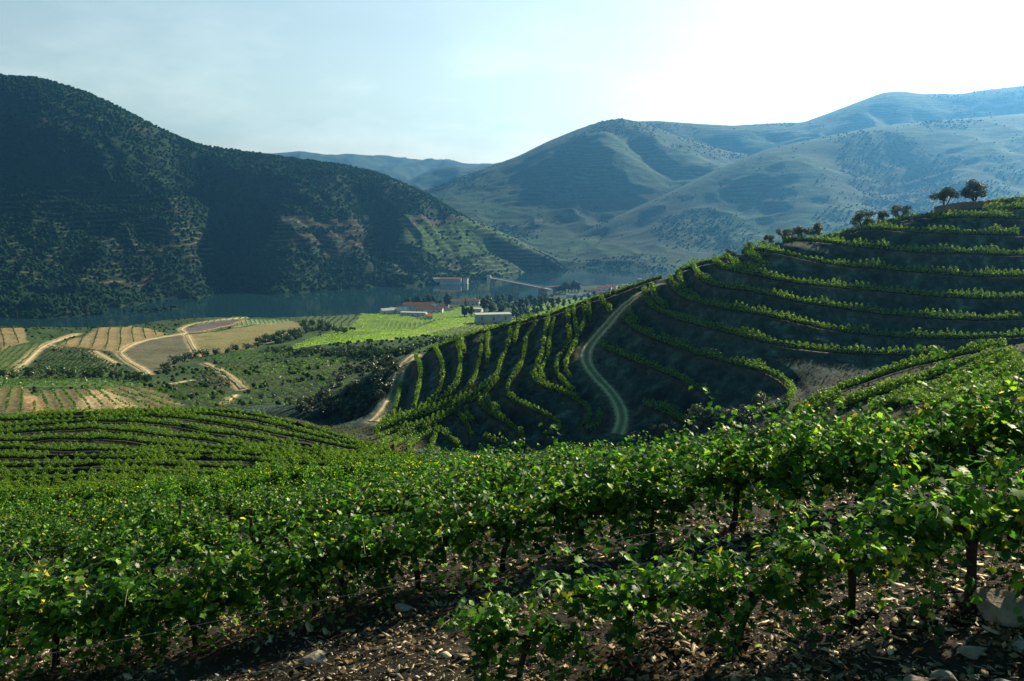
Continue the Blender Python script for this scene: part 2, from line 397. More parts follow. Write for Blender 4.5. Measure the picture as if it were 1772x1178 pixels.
ROWS_D = [
 [(1770,596),(1672,617),(1580,636),(1492,661),(1440,686),(1385,718),(1340,745)],
 [(1790,603),(1700,624),(1610,656),(1540,682),(1470,712),(1400,738)],
 [(1790,612),(1741,626),(1675,652),(1600,680),(1530,712),(1470,735)],
 [(1800,622),(1749,644),(1700,668),(1640,696),(1580,725)],
 [(1800,640),(1765,660),(1720,690),(1680,715)],
 [(1452,690),(1420,708),(1375,735)],
 [(1788,607),(1715,621),(1625,647),(1550,672),(1480,700),(1420,728)],
 [(1795,617),(1745,635),(1690,658),(1615,686),(1550,715),(1500,738)],
 [(1810,630),(1758,651),(1712,676),(1665,704),(1625,728)],
 [(1820,652),(1785,672),(1745,700)],
]
# left hillside: rows sweep round the shoulder of the slope from the left edge to the hollow
LL = []
for k_, y_ in enumerate((178, 171, 163, 154, 145, 136, 127, 118, 109, 100.5, 92.5, 85, 78, 71.5)):
    uu_ = np.arange(-.66, (-.16, -.14, -.13, -.12, -.11, -.11, -.10, -.10, -.10, -.11, -.12, -.12, -.12, -.10)[k_], .006)
    yy_ = y_*(1-.30*np.clip(uu_+.48, 0, 1)+.012*np.sin(uu_*17+k_)); LL.append(np.stack([uu_*yy_, yy_, zat(uu_*yy_, yy_)], 1))
LL = [resample(p, 1.0) for p in LL]
def lines(rows, y0, y1, step=1.2): return [castline(r, y0, y1, step) for r in rows]
LB = lines(ROWS_B, 125, 300); LC = lines(ROWS_C, 118, 330); LD = [castline(r, 44, 124, 1.2, True, True, 21) for r in ROWS_D]
for q_ in LD: open('/tmp/dbg','a').write(str(('ROW', len(q_), q_[0].round(), q_[-1].round()))+chr(10))
TRK1 = castline([(1150,489),(1124,499),(1100,514),(1078,532),(1060,551),(1046,568),(1033,582),(1017,602),(1013,622),(1025,645),(1048,668),(1068,694),(1078,720),(1074,742),(1066,756)], 120, 300, 1.5)
TRK2 = castline([(722,614),(708,622),(697,634),(690,650),(683,675),(674,700),(660,719),(643,732)], 180, 300, 1.5)
BOTTOM = castline([(1330,742),(1362,722),(1392,700),(1412,682),(1425,668),(1470,655),(1540,642)], 118, 200, 1.5)
# ------------------------------------------------------------------ carve benches for rows and beds for tracks into the terrain
def carve(linelist, width_back, width_front, fade, ymin, ymax, flat=True, down=0.0):
    global ZG
    kd_pts = []; 
    for P in linelist:
        T = np.gradient(P, axis=0)
        for p, t in zip(P, T): kd_pts.append((p, t))
    kd = kdtree.KDTree(len(kd_pts))
    for i, (p, t) in enumerate(kd_pts): kd.insert((p[0], p[1], 0), i)
    kd.balance()
    j0, j1 = np.searchsorted(VG, math.log(ymin)), np.searchsorted(VG, math.log(ymax))
    allp = np.concatenate(linelist); u = allp[:, 0]/allp[:, 1]
    i0, i1 = max(0, np.searchsorted(UG, u.min()-.05)), min(len(UG), np.searchsorted(UG, u.max()+.05))
    Z0 = ZG.copy(); lim = max(width_back, width_front)+fade
    for j in range(j0, min(j1, len(VG)-1)):
        for i in range(i0, i1):
            x, y = XG[j, i], YG[j, i]
            co, k, d = kd.find((x, y, 0))
            if d > lim: continue
            p, t = kd_pts[k]; h = .8
            zx = (Z0[j, min(i+2, len(UG)-1)]-Z0[j, max(i-2, 0)])
            nx, ny = -t[1], t[0]; L = math.hypot(nx, ny)+1e-9; nx /= L; ny /= L
            s = (x-p[0])*nx+(y-p[1])*ny
            if Z0[j, i] > p[2]: a = width_back
            else: a = width_front
            ds = abs(s) if d < lim else d
            ds = max(ds, d*.7)
            wgt = 1 if ds < a else max(0, 1-(ds-a)/fade)
            wgt = wgt*wgt*(3-2*wgt)
            ZG[j, i] = Z0[j, i]*(1-wgt)+(p[2]+down)*wgt
carve(LC, 2.3, .9, 1.3, 120, 300); carve(LB, 1.8, .8, 1.1, 128, 300)
carve([TRK1], 2.3, 2.3, 2.2, 120, 320); carve([TRK2], 2.6, 2.6, 2.2, 180, 320)
ZG += fbm(XG/2.2, YG/2.2, 3, 31)*.10*((YG > 60) & (YG < 300))
near = np.clip((24-YG)/10, 0, 1)
ZG += fbm(XG/.9, YG/.9, 3, 17)*.10*np.clip((60-YG)/30, 0, 1)
# ------------------------------------------------------------------ ground colours
SCH = np.array((.024, .019, .013)); BANK = np.array((.024, .046, .038)); GREEN = np.array((.055, .085, .022)); TAN = np.array((.34, .23, .12))
CG = np.empty(XG.shape+(3,)); 
nA = fbm(XG/14, YG/14, 4, 41)[..., None]
CG[:] = SCH
m = ((YG > 116) & (YG < 320))[..., None]; nF = (fbm(XG/2.2, YG/2.2, 3, 43)+.7*fbm(XG/5, YG/1.5, 2, 44))[..., None]; CG = np.where(m, BANK*np.clip(1+.5*nA+.8*nF, .25, 2.6)+np.clip(nF-.35, 0, 1)*np.array((.05,.055,.04)), CG)
m = ((YG >= 44) & (YG <= 116))[..., None]; CG = np.where(m, np.array((.024,.026,.014))*(1+.6*nA), CG)
left = ((XG < -6-(YG-60)*.12) & (YG > 40) & (YG < 192))[..., None]
CG = np.where(left, np.array((.026,.030,.014))*(1+.6*nA), CG)
m = (YG >= 290)[..., None]; CG = np.where(m, np.array((.030,.056,.015))*(1+.7*nA), CG)
def kdpaint(linelist, rad, colr, amt=1.0, soft=.5):
    pts_ = np.concatenate(linelist); kd = kdtree.KDTree(len(pts_))
    for i, p in enumerate(pts_): kd.insert((p[0], p[1], 0), i)
    kd.balance(); ylo, yhi = pts_[:, 1].min()-rad-2, pts_[:, 1].max()+rad+2
    u = pts_[:, 0]/pts_[:, 1]; i0, i1 = max(0, np.searchsorted(UG, u.min()-.05)), min(len(UG), np.searchsorted(UG, u.max()+.05))
    for j in range(np.searchsorted(VG, math.log(max(2, ylo))), min(len(VG), np.searchsorted(VG, math.log(yhi)))):
        for i in range(i0, i1):
            d = kd.find((XG[j, i], YG[j, i], 0))[2]
            if d < rad:
                a = amt*min(1, (rad-d)/soft/rad); CG[j, i] = CG[j, i]*(1-a)+np.array(colr)*a
kdpaint(LB+LC, 2.0, (.10, .07, .042), .6)
kdpaint([TRK1, TRK2], 3.0, (.13, .105, .07), .8)
kdpaint([BOTTOM], 5.0, (.03, .032, .028), .85)
# ---- valley fields: world polygons cast from the photograph
def poly(L, y0=290, y1=1500): return [cast(a, b, y0, y1)[:2] for a, b in L]
FIELDS = [  # name, outline px, ground colour, vine colour kind, row direction px pair, spacing, vine height
 ('a', [(-70,606),(0,604),(75,592),(15,650),(-70,650)], (.08,.10,.035), 'mid', ((0,640),(70,600)), 4.5, 1.4),
 ('b', [(88,600),(160,606),(215,645),(120,654),(28,652)], (.045,.06,.024), 'dark', ((50,640),(120,602)), 3.0, 1.4),
 ('c', [(103,598),(165,568),(225,563),(292,577),(236,592),(206,610),(160,604)], (.21,.155,.07), 'dark', ((140,600),(168,572)), 9.0, 2.0),
 ('d', [(-70,568),(28,567),(48,592),(8,604),(-70,604)], (.21,.155,.07), 'dark', ((0,603),(12,570)), 9.0, 2.0),
 ('e', [(212,607),(236,594),(320,576),(346,618),(290,638),(258,646)], (.105,.095,.055), None, None, 0, 0),
 ('f', [(324,579),(360,575),(440,562),(512,556),(524,566),(506,578),(480,590),(440,603),(400,609),(348,617)], (.175,.15,.055), None, None, 0, 0),
 ('g', [(316,577),(322,568),(342,560),(400,553),(412,556),(385,566),(340,574)], (.11,.09,.085), None, None, 0, 0),
 ('h', [(330,576),(400,566),(430,553),(500,552),(508,557),(440,561),(370,572)], (.16,.20,.10), 'mid', ((400,570),(404,560)), 4.5, 1.2),
 ('i', [(340,560),(400,550),(430,549),(428,552),(345,562)], (.14,.19,.08), 'mid', ((400,554),(404,550)), 5, 1.2),
 ('j', [(520,556),(560,545),(620,540),(615,560),(575,572),(560,566)], (.06,.09,.03), 'dark', ((560,560),(580,543)), 7, 2.0),
 ('k', [(560,580),(615,560),(640,541),(720,552),(800,548),(700,572),(640,579),(500,606),(470,610)], (.10,.15,.03), 'bright', ((560,590),(660,545)), 4.6, 1.3),
 ('l', [(500,606),(640,578),(700,572),(830,549),(838,562),(780,572),(740,585),(700,600),(600,602),(520,612)], (.20,.27,.05), 'bright', ((520,608),(700,576)), 4.0, 1.1),
 ('m', [(348,640),(390,627),(470,620),(560,617),(610,622),(605,640),(560,655),(430,676),(412,660),(384,640)], (.05,.065,.025), 'mid', ((440,630),(480,668)), 4.0, 1.2),
 ('n', [(345,645),(380,642),(408,668),(400,680),(330,668)], (.05,.055,.025), 'dark', ((340,648),(396,676)), 4.6, 1.4),
 ('o', [(-70,672),(50,672),(66,716),(-70,716)], (.13,.11,.045), 'mid', ((10,700),(30,678)), 4.4, 1.3),
 ('p', [(66,676),(165,672),(212,704),(155,712),(70,714)], (.13,.11,.045), 'mid', ((100,706),(104,680)), 4.2, 1.3),
 ('q', [(170,670),(255,668),(300,676),(322,700),(300,706),(212,704)], (.13,.115,.045), 'mid', ((205,672),(268,706)), 5.0, 1.4),
 ('r', [(-70,654),(120,657),(250,662),(250,667),(150,670),(50,670),(-70,672)], (.07,.11,.03), 'mid', ((0,668),(60,660)), 4.0, 1.3),
 ('s', [(745,575),(840,560),(930,548),(1010,524),(1000,530),(900,560),(830,583),(760,596)], (.13,.15,.045), 'mid', ((780,590),(860,565)), 5.0, 1.3),
 ('v', [(262,668),(330,660),(400,684),(440,700),(330,706)], (.035,.05,.018), 'mid', ((300,668),(352,702)), 4.6, 1.3),
 ('w', [(425,680),(560,657),(602,645),(570,690),(520,712),(440,702)], (.03,.045,.018), 'mid', ((470,668),(520,702)), 4.6, 1.3),
 ('x', [(350,622),(420,606),(560,611),(610,618),(560,617),(470,620),(390,627)], (.04,.075,.02), 'mid', ((420,622),(450,608)), 4.0, 1.2),
 ('t', [(720,548),(790,532),(830,530),(842,543),(800,548),(740,551)], (.11,.17,.035), 'bright', ((740,550),(800,535)), 6.0, 1.2),
 ('u', [(900,538),(960,520),(1020,514),(1040,518),(1000,524),(940,546),(882,548)], (.13,.18,.04), 'bright', ((900,545),(980,522)), 6.0, 1.2),
]
for f in FIELDS:
    f_y0 = 560 if f[0] in 'klstuj' else 290
    W_ = poly(f[1], f_y0, 1700); us = [p[0]/p[1] for p in W_]
    msk = inpoly(XG, YG, W_) & (YG > f_y0-10)
    CG[msk] = (np.array(f[2])*(1+.22*nA))[msk]
VROADS = [ # valley tracks (px), width
 ([(12,650),(40,628),(66,604),(84,594),(110,585),(135,577)], 4.5),
 ([(84,597),(100,601)], 4.0),
 ([(205,612),(214,604),(236,593),(280,583),(318,577),(313,570),(322,564),(345,558),(400,551),(428,549)], 3.8),
 ([(207,612),(222,625),(242,636),(252,643),(257,648)], 3.8),
 ([(323,579),(332,598),(345,617)], 4.0),
 ([(161,607),(180,618),(200,630)], 4.0),
 ([(288,666),(308,662),(330,658)], 2.6),
 ([(352,628),(372,636),(395,650),(412,664),(421,674)], 3.4),
 ([(408,683),(396,690),(388,699)], 2.6),
 ([(156,712),(158,696),(162,685)], 5.0),
 ([(170,675),(185,684),(203,695),(215,706)], 5.0),
 ([(640,596),(700,583),(770,568),(826,558)], 2.6),
]
VR = [(castline(L, 290 if i < 11 else 560, 1400, 3.0), wd) for i, (L, wd) in enumerate(VROADS)]
for P, wd in VR: kdpaint([P], wd*1.1, (.42, .30, .16), .8)
pf = [castline(L, 290, 1400, 3) for L in ([(52,685),(60,700),(66,715)], [(330,575),(350,573),(400,562),(425,553)])]
kdpaint(pf, 4, (.36,.22,.1), .8)
# ------------------------------------------------------------------ terrain mesh
M_ground = ground_mat('earth_and_schist', .75, .8, .15, mottle=.55, fine=1.1)
J, I = XG.shape
idx = np.arange(J*I).reshape(J, I)
Q = np.stack([idx[:-1, :-1], idx[:-1, 1:], idx[1:, 1:], idx[1:, :-1]], -1).reshape(-1, 4)
ter = mesh_np('ground', np.stack([XG, YG, ZG], -1).reshape(-1, 3), Q, M_ground, smooth=True, attrs={'col': CG.reshape(-1, 3)})
tag(ter, kind='structure')
def strip(name, P, wd, mat, lift=.06, n=5, kind='structure', z=None):
    T = np.gradient(P, axis=0); T[:, 2] = 0; T /= np.linalg.norm(T, axis=1)[:, None]+1e-9
    Nn = np.stack([-T[:, 1], T[:, 0]], 1); rows = []
    ww = wd*.5*(1+.10*fbm(np.arange(len(P))/7.0, np.zeros(len(P)), 3, len(P)))
    for k in np.linspace(-1, 1, n):
        x = P[:, 0]+Nn[:, 0]*k*ww; y = P[:, 1]+Nn[:, 1]*k*ww
        rows.append(np.stack([x, y, zat(x, y)+lift*(1-abs(k)**8*1.6)], 1))
    V = np.stack(rows, 1).reshape(-1, 3); m_ = len(P); ix = np.arange(m_*n).reshape(m_, n)
    F_ = np.stack([ix[:-1, :-1], ix[:-1, 1:], ix[1:, 1:], ix[1:, :-1]], -1).reshape(-1, 4)
    k = np.tile(np.abs(np.linspace(-1, 1, n)), m_); rut = np.exp(-((k-.52)/.17)**2)[:, None]; mid = np.exp(-(k/.22)**2)[:, None]
    c = (np.array((.25,.19,.10))*(1-rut)+np.array((.52,.41,.24))*rut)*(1-.6*mid)+.6*mid*np.array((.10,.11,.045)); wr = 1+.3*fbm(V[:, 0]*1.3, V[:, 1]*1.3, 3, 88)[:, None]; c = c*wr
    o = mesh_np(name, V, F_, mat, smooth=True, attrs={'col': c}); tag(o, kind=kind); return o
M_track = ground_mat('dusty_track', 1.6, .5, .05, mottle=.25)
strip('dirt_track', resample(TRK1, .8), 3.1, M_track, .16, 13)
strip('dirt_track', resample(TRK2, .8), 3.6, M_track, .16, 13)
for P, wd in VR[:9]+VR[11:]: strip('valley_track', P, wd, M_track, .35, 7)
# ------------------------------------------------------------------ river
def water_mat():
    m, t = new_mat('river_water'); b = principled(t, .07, .5); b.inputs['Base Color'].default_value = (.008,.03,.035,1)
    tc = N(t, 'ShaderNodeTexCoord'); mp_ = N(t, 'ShaderNodeMapping'); mp_.inputs['Scale'].default_value = (.25, .12, 1)
    t.links.new(tc.outputs['Object'], mp_.inputs[0]); n_ = noise(t, 1.0, 4, .6, mp_.outputs[0])
    bp = N(t, 'ShaderNodeBump'); bp.inputs['Strength'].default_value = .07; bp.inputs['Distance'].default_value = .2
    t.links.new(n_.outputs[0], bp.inputs['Height']); t.links.new(bp.outputs[0], b.inputs['Normal']); return m
X, Yw = np.meshgrid(np.linspace(-3500, 4500, 30), np.linspace(1040, 9000, 30))
ix = np.arange(900).reshape(30, 30); Fq = np.stack([ix[:-1,:-1], ix[:-1,1:], ix[1:,1:], ix[1:,:-1]], -1).reshape(-1, 4)
tag(mesh_np('river', np.stack([X, Yw, np.full(X.shape, RIVER_Z)], -1).reshape(-1, 3), Fq, water_mat()), kind='structure')
# ------------------------------------------------------------------ mountains
def interp_guide(G, u):
    P = np.array([pt(*g) for g in G]); uu = P[:, 0]/P[:, 1]; o = np.argsort(uu)
    return np.interp(u, uu[o], P[o, 1]), np.interp(u, uu[o], P[o, 2])
def smooth1(a, k):
    ker = np.hanning(k+2)[1:-1]; ker /= ker.sum(); return np.convolve(np.pad(a, k//2, mode='edge'), ker, 'valid')[:len(a)]
class Mtn: pass
def mountain(name, guides, u0, u1, nu, nt, noise_amp, nscale, seed, back, colfn, mat, feats=(), terr=None, crest=1.0, sm=9):
    """guides: lists of (px, py, distance) from the foot up to the crest; real depth between them and a back slope behind"""
    u = np.linspace(u0, u1, nu); GY, GZ = [], []
    for G in guides:
        y, z = interp_guide(G, u); GY.append(smooth1(y, sm)); GZ.append(smooth1(z, sm))
    GY.append(GY[-1]+back[0]*.35); GZ.append(GZ[-1]-back[1]*.12)
    GY.append(GY[-2]+back[0]); GZ.append(GZ[-2]-back[1])
    GY = np.array(GY); GZ = np.array(GZ); K = len(guides)
    tt = np.concatenate([np.linspace(0, K-1, nt, endpoint=False), np.linspace(K-1, K+1, max(16, nt//5))])
    # smooth (Hermite) interpolation through the guides
    def herm(Gv):
        k = np.clip(tt.astype(int), 0, len(Gv)-2); f = (tt-k)[:, None]
        m0 = np.where((k == 0)[:, None], Gv[k+1]-Gv[k], (Gv[k+1]-Gv[np.maximum(k-1, 0)])/2)
        k2 = np.minimum(k+2, len(Gv)-1); m1 = np.where((k+1 == len(Gv)-1)[:, None], Gv[k+1]-Gv[k], (Gv[k2]-Gv[k])/2)
        return (2*f**3-3*f**2+1)*Gv[k]+(f**3-2*f**2+f)*m0+(-2*f**3+3*f**2)*Gv[k+1]+(f**3-f**2)*m1
    Y = herm(GY); Z = herm(GZ); U = np.broadcast_to(u, Y.shape); X = U*Y
    w_ = np.clip(np.minimum(tt/.35, (K-1-tt)/.55), 0, 1)[:, None]**1.3
    rid = 1-np.abs(fbm(X/nscale, Y/nscale*.55, 3, seed)); rid = (rid-.75)*2
    Z = Z + noise_amp*w_*rid + fbm(X/(nscale*.25), Y/(nscale*.25), 4, seed+3)*noise_amp*.22*np.clip(w_+crest*.25, 0, 1)
    r2 = 1-np.abs(fbm(X/(nscale*.3)+3, Y/(nscale*.22), 3, seed+9)); Z = Z+(r2-.8)*noise_amp*.75*w_
    for L, amp, wd in feats:     # spurs (+) and gullies (-) along lines of (px, py, distance)
        P = np.array([pt(*g)[:2] for g in L]); best = np.full(X.shape, 1e9); along = np.zeros(X.shape)
        seg = np.diff(P, axis=0); cl = np.r_[0, np.cumsum(np.linalg.norm(seg, axis=1))]
        for i in range(len(P)-1):
            d_ = seg[i]; l2 = (d_**2).sum(); q = np.clip(((X-P[i, 0])*d_[0]+(Y-P[i, 1])*d_[1])/l2, 0, 1)
            dd = np.hypot(X-P[i, 0]-q*d_[0], Y-P[i, 1]-q*d_[1]); al = (cl[i]+q*(cl[i+1]-cl[i]))/cl[-1]
            b_ = dd < best; best = np.where(b_, dd, best); along = np.where(b_, al, along)
        Z = Z + amp*w_*np.exp(-(best/wd)**2 if wd > 0 else -(best/-wd))*np.clip(1.3-np.abs(along-.5)*1.6, 0, 1)
    M_ = Mtn(); M_.X, M_.Y, M_.Z, M_.u, M_.tt, M_.K = X, Y, Z, u, tt, K
    gx = np.gradient(Z, axis=1)/(np.gradient(X, axis=1)+1e-9)
    px, py = pxy(X, Y, Z)
    C, T = colfn(X, Y, Z, tt[:, None]*np.ones_like(X), gx)
    Jn, In = X.shape; ix = np.arange(Jn*In).reshape(Jn, In)
    Fq = np.stack([ix[:-1,:-1], ix[:-1,1:], ix[1:,1:], ix[1:,:-1]], -1).reshape(-1, 4)
    o = mesh_np(name, np.stack([X, Y, Z], -1).reshape(-1, 3), Fq, mat, smooth=True,
                attrs={'col': C.reshape(-1, 3), 'terr': np.repeat(T.reshape(-1, 1), 3, 1)})
    tag(o, kind='structure'); M_.o = o
    return M_
def m_at(M_, px, py):
    """cell of a mountain seen at a pixel (first hit from below)"""
    u, e = ue(px, py); i = int(np.clip(np.searchsorted(M_.u, u), 0, len(M_.u)-1)); ee = M_.Z[:, i]/M_.Y[:, i]
    k = np.nonzero(ee >= e)[0]; j = int(k[0]) if len(k) else int(np.argmax(ee)); return j, i
def m_pt(M_, px, py):
    j, i = m_at(M_, px, py); return np.array([M_.X[j, i], M_.Y[j, i], M_.Z[j, i]])
M_far = ground_mat('hill_cover', .011, .5, 6.0, mottle=.5, contour=(24, (.92,)*3, (1.1,1.12,1.05), 0, 1))
M_mid = ground_mat('mountain_cover', .05, .8, 3.5, mottle=.6, contour=(14, (.72,)*3, (1.35,1.4,1.1), 0, 1))
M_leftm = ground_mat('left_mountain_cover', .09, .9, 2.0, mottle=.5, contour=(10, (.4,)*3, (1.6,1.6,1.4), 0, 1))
# far ridges
def col_plain(base, seed, green=.5):
    def fn(X, Y, Z, T, gx):
        n1 = fbm(X/420, Y/420, 4, seed); n2 = fbm(X/90, Y/150, 4, seed+7)
        a = np.clip(.5+1.3*n1+.5*n2, 0, 1)[..., None]
        c = np.array(base)*.5*(1-a)+(np.array((.010,.040,.014))*green*2+np.array(base)*.55*(1-green))*a
        return c, np.clip(.5+1.6*n1, 0, 1)
    return fn
BZ = -206
def foot(L): # foot guide: pixels with height BZ
    out = []
    for px, py in L:
        u, e = ue(px, py); out.append((px, py, BZ/float(e)))
    return out
mountain('far_hills', [[(200,420,6000),(1200,420,6000)], [(200,320,7000),(600,300,7000),(1200,330,7000)],
    [(200,262,9000),(350,256,9000),(430,263,9000),(470,266,9000),(520,262,9000),(575,270,9000),(600,266,9000),(640,270,9000),(700,274,9000),(760,279,9000),(830,285,9000),(950,290,9000),(1200,290,9000)]],
    -.46, .25, 360, 60, 90, 700, 3, (2500, 700), col_plain((.05,.07,.035), 3, .35), M_far)
mountain('mid_distance_hills', [[(400,430,4600),(1100,430,4600)], [(400,350,5000),(600,340,5000),(760,350,5000),(1100,350,5000)],
    [(400,300,5600),(620,322,5600),(700,318,5600),(730,302,5600),(760,291,5600),(790,287,5600),(815,292,5600),(840,288,5600),(880,281,5600),(950,276,5600),(1100,280,5600)]],
    -.33, .2, 300, 60, 70, 420, 8, (1500, 500), col_plain((.045,.07,.03), 8, .5), M_far)
# skyline behind on the right
mt4 = mountain('high_right_ridge', [[(1000,430,3700),(1300,420,3700),(1900,400,3700),(2300,380,3700)], [(1000,330,3900),(1300,300,3900),(1600,280,3900),(2300,250,3850)],
    [(950,300,4300),(1040,240,4300),(1080,214,4300),(1140,212,4320),(1200,216,4350),(1270,219,4380),(1340,216,4400),(1390,214,4400),(1430,200,4400),(1480,181,4400),(1530,163,4400),(1560,161,4400),(1600,166,4400),(1660,166,4400),(1700,159,4400),(1772,152,4400),(1900,140,4400),(2300,180,4400)]],
    .02, .86, 420, 110, 60, 700, 12, (1500, 500), col_plain((.035,.06,.022), 12, .6), M_mid)
mt1 = mountain('right_mountain', [foot([(600,440),(760,452),(900,462),(1000,466),(1200,468),(1500,470)]),
    [(600,400,2900),(760,400,2900),(900,400,2900),(1050,400,2900),(1200,400,2900),(1500,380,2900)],
    [(600,368,3300),(760,348,3300),(850,335,3300),(950,310,3300),(1050,300,3300),(1150,310,3300),(1300,300,3300),(1500,280,3300)],
    [(600,360,3800),(700,342,3800),(750,324,3800),(800,306,3800),(860,285,3800),(900,270,3800),(950,246,3800),(1000,226,3800),(1040,213,3800),(1075,208,3800),(1110,214,3800),(1180,240,3800),(1260,262,3800),(1500,300,3800)]],
    -.2, .42, 460, 170, 26, 520, 22, (900, 420), col_plain((.04,.065,.028), 22, .5), M_mid,
    feats=[([(1010,235,3700),(1045,262,3560),(1100,295,3380),(1155,332,3200)], 42, 90), ([(1085,225,3720),(1135,258,3560),(1190,288,3400),(1235,306,3250)], 42, 95),
           ([(1000,262,3600),(1030,285,3420),(1085,315,3220),(1135,345,3050)], 36, 80), ([(1060,255,3650),(1100,290,3450),(1150,330,3250)], -30, 70)])
mt3 = mountain('near_right_spur', [foot([(860,470),(960,467),(1050,470),(1200,474),(1500,478),(2300,480)]),
    [(860,462,2500),(960,452,2500),(1050,440,2500),(1200,420,2500),(1500,400,2500),(2300,380,2400)],
    [(860,460,2650),(960,440,2700),(1050,412,2750),(1200,370,2800),(1400,340,2850),(1772,320,2800),(2300,300,2700)],
    [(860,456,2750),(940,440,2800),(1000,406,2850),(1065,378,2900),(1131,348,3000),(1196,317,3050),(1261,287,3100),(1327,261,3150),(1392,247,3200),(1457,234,3250),(1523,222,3300),(1600,214,3350),(1772,200,3400),(2300,190,3400)]],
    -.02, .86, 560, 190, 26, 620, 31, (1100, 300), col_plain((.04,.065,.028), 31, .6), M_mid,
    feats=[([(1300,275,3080),(1400,330,2850),(1480,400,2600)], 35, 150), ([(1600,240,3200),(1560,330,2900),(1500,420,2600)], -30, 120), ([(1772,260,3200),(1700,340,2850),(1600,420,2600)], 26, 130)])
# left mountain across the river
def col_left(X, Y, Z, T, gx):
    px, py = pxy(X, Y, Z); n1 = fbm(X/120, Y/120, 4, 51); n2 = fbm(X/35, Y/35, 3, 52)
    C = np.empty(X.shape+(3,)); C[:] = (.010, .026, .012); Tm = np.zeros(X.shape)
    def reg(L, c, tm):
        P = [m_raw(a, b) for a, b in L]; msk = inpoly(X+8*n2, Y+8*n1, P); C[msk] = np.array(c); Tm[msk] = tm
    global m_raw
    def m_raw(a, b):
        u, e = ue(a, b); i = int(np.clip(np.searchsorted(uL, u), 0, len(uL)-1)); ee = Z[:, i]/Y[:, i]
        k = np.nonzero(ee >= e)[0]; j = int(k[0]) if len(k) else int(np.argmax(ee)); return X[j, i], Y[j, i]
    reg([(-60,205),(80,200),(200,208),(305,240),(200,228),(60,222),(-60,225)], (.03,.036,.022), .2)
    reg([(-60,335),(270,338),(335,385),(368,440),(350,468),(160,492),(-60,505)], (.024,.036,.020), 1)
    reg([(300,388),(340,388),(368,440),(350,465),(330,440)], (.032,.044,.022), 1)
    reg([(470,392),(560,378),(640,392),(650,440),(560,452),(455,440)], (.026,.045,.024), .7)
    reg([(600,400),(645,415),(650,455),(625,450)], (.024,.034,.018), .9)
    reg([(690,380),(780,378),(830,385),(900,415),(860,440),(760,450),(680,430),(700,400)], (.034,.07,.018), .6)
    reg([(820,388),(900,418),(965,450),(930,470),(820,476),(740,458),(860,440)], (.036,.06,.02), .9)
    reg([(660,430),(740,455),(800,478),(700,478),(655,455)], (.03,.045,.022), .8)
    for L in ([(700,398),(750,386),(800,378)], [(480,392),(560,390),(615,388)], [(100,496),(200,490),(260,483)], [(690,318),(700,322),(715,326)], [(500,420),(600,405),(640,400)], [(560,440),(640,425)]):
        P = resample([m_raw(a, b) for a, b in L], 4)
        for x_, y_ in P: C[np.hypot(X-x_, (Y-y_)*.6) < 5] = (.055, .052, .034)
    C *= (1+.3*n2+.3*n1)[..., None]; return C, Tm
uL = np.linspace(-.86, .075, 620)
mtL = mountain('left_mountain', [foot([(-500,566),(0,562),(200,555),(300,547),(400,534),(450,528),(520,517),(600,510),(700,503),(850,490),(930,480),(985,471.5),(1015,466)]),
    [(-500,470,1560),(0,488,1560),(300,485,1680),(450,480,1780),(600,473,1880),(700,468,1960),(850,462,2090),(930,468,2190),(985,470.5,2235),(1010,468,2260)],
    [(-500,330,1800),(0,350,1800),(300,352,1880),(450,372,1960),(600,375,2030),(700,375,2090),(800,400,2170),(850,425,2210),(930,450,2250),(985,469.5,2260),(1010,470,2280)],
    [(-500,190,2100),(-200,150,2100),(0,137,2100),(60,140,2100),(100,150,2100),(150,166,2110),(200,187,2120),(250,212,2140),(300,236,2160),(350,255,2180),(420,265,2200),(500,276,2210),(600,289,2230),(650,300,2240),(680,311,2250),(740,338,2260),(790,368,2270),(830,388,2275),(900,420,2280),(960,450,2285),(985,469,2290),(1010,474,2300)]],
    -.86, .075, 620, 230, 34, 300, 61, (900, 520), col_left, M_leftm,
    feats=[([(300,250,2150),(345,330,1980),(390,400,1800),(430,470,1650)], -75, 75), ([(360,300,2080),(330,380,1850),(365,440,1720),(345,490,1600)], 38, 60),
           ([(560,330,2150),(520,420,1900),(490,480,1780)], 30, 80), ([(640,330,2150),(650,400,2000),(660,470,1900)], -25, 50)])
# ------------------------------------------------------------------ leaves
VINE_STOPS = [(0, (.009,.034,.008)), (.45, (.024,.078,.011)), (.78, (.066,.155,.014)), (.955, (.16,.26,.022)), (.985, (.40,.33,.03))]
M_vine = leaf_mat('vine_leaf', VINE_STOPS, (2.9, 3.0, 1.1), .42, .02)
M_vine_far = leaf_mat('vine_leaf_distant', [(0, (.032,.09,.010)), (.5, (.088,.19,.016)), (.9, (.19,.29,.03))], (2.6, 2.4, 1.2), .28, .02)
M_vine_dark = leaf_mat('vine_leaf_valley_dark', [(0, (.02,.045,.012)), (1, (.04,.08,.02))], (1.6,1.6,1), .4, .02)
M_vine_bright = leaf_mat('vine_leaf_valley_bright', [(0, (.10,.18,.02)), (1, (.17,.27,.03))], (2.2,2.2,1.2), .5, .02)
M_core = simple('vine_core_light_block', (.012,.022,.008), .95, .4, 2)  # dark sheet added inside vine rows, blocks light so the near face darkens
M_olive = leaf_mat('olive_leaf', [(0, (.022,.035,.02)), (.6, (.045,.062,.035)), (1, (.10,.12,.07))], (1.2,1.2,.8), .3, .05)
M_dark_tree = leaf_mat('dark_tree_leaf', [(0, (.012,.03,.010)), (.7, (.028,.06,.016)), (1, (.05,.095,.022))], (1.5,1.6,.8), .3, .03)
M_bark = simple('bark', (.035,.028,.02), .95, .4, 12, .1, .6)
M_cane = simple('vine_cane', (.12,.12,.04), .8, .3, 20)
M_post = simple('weathered_post', (.05,.042,.034), .95, .35, 9, .1, .5)
M_wire = simple('wire', (.12,.115,.11), .5, .1, 5, .4)
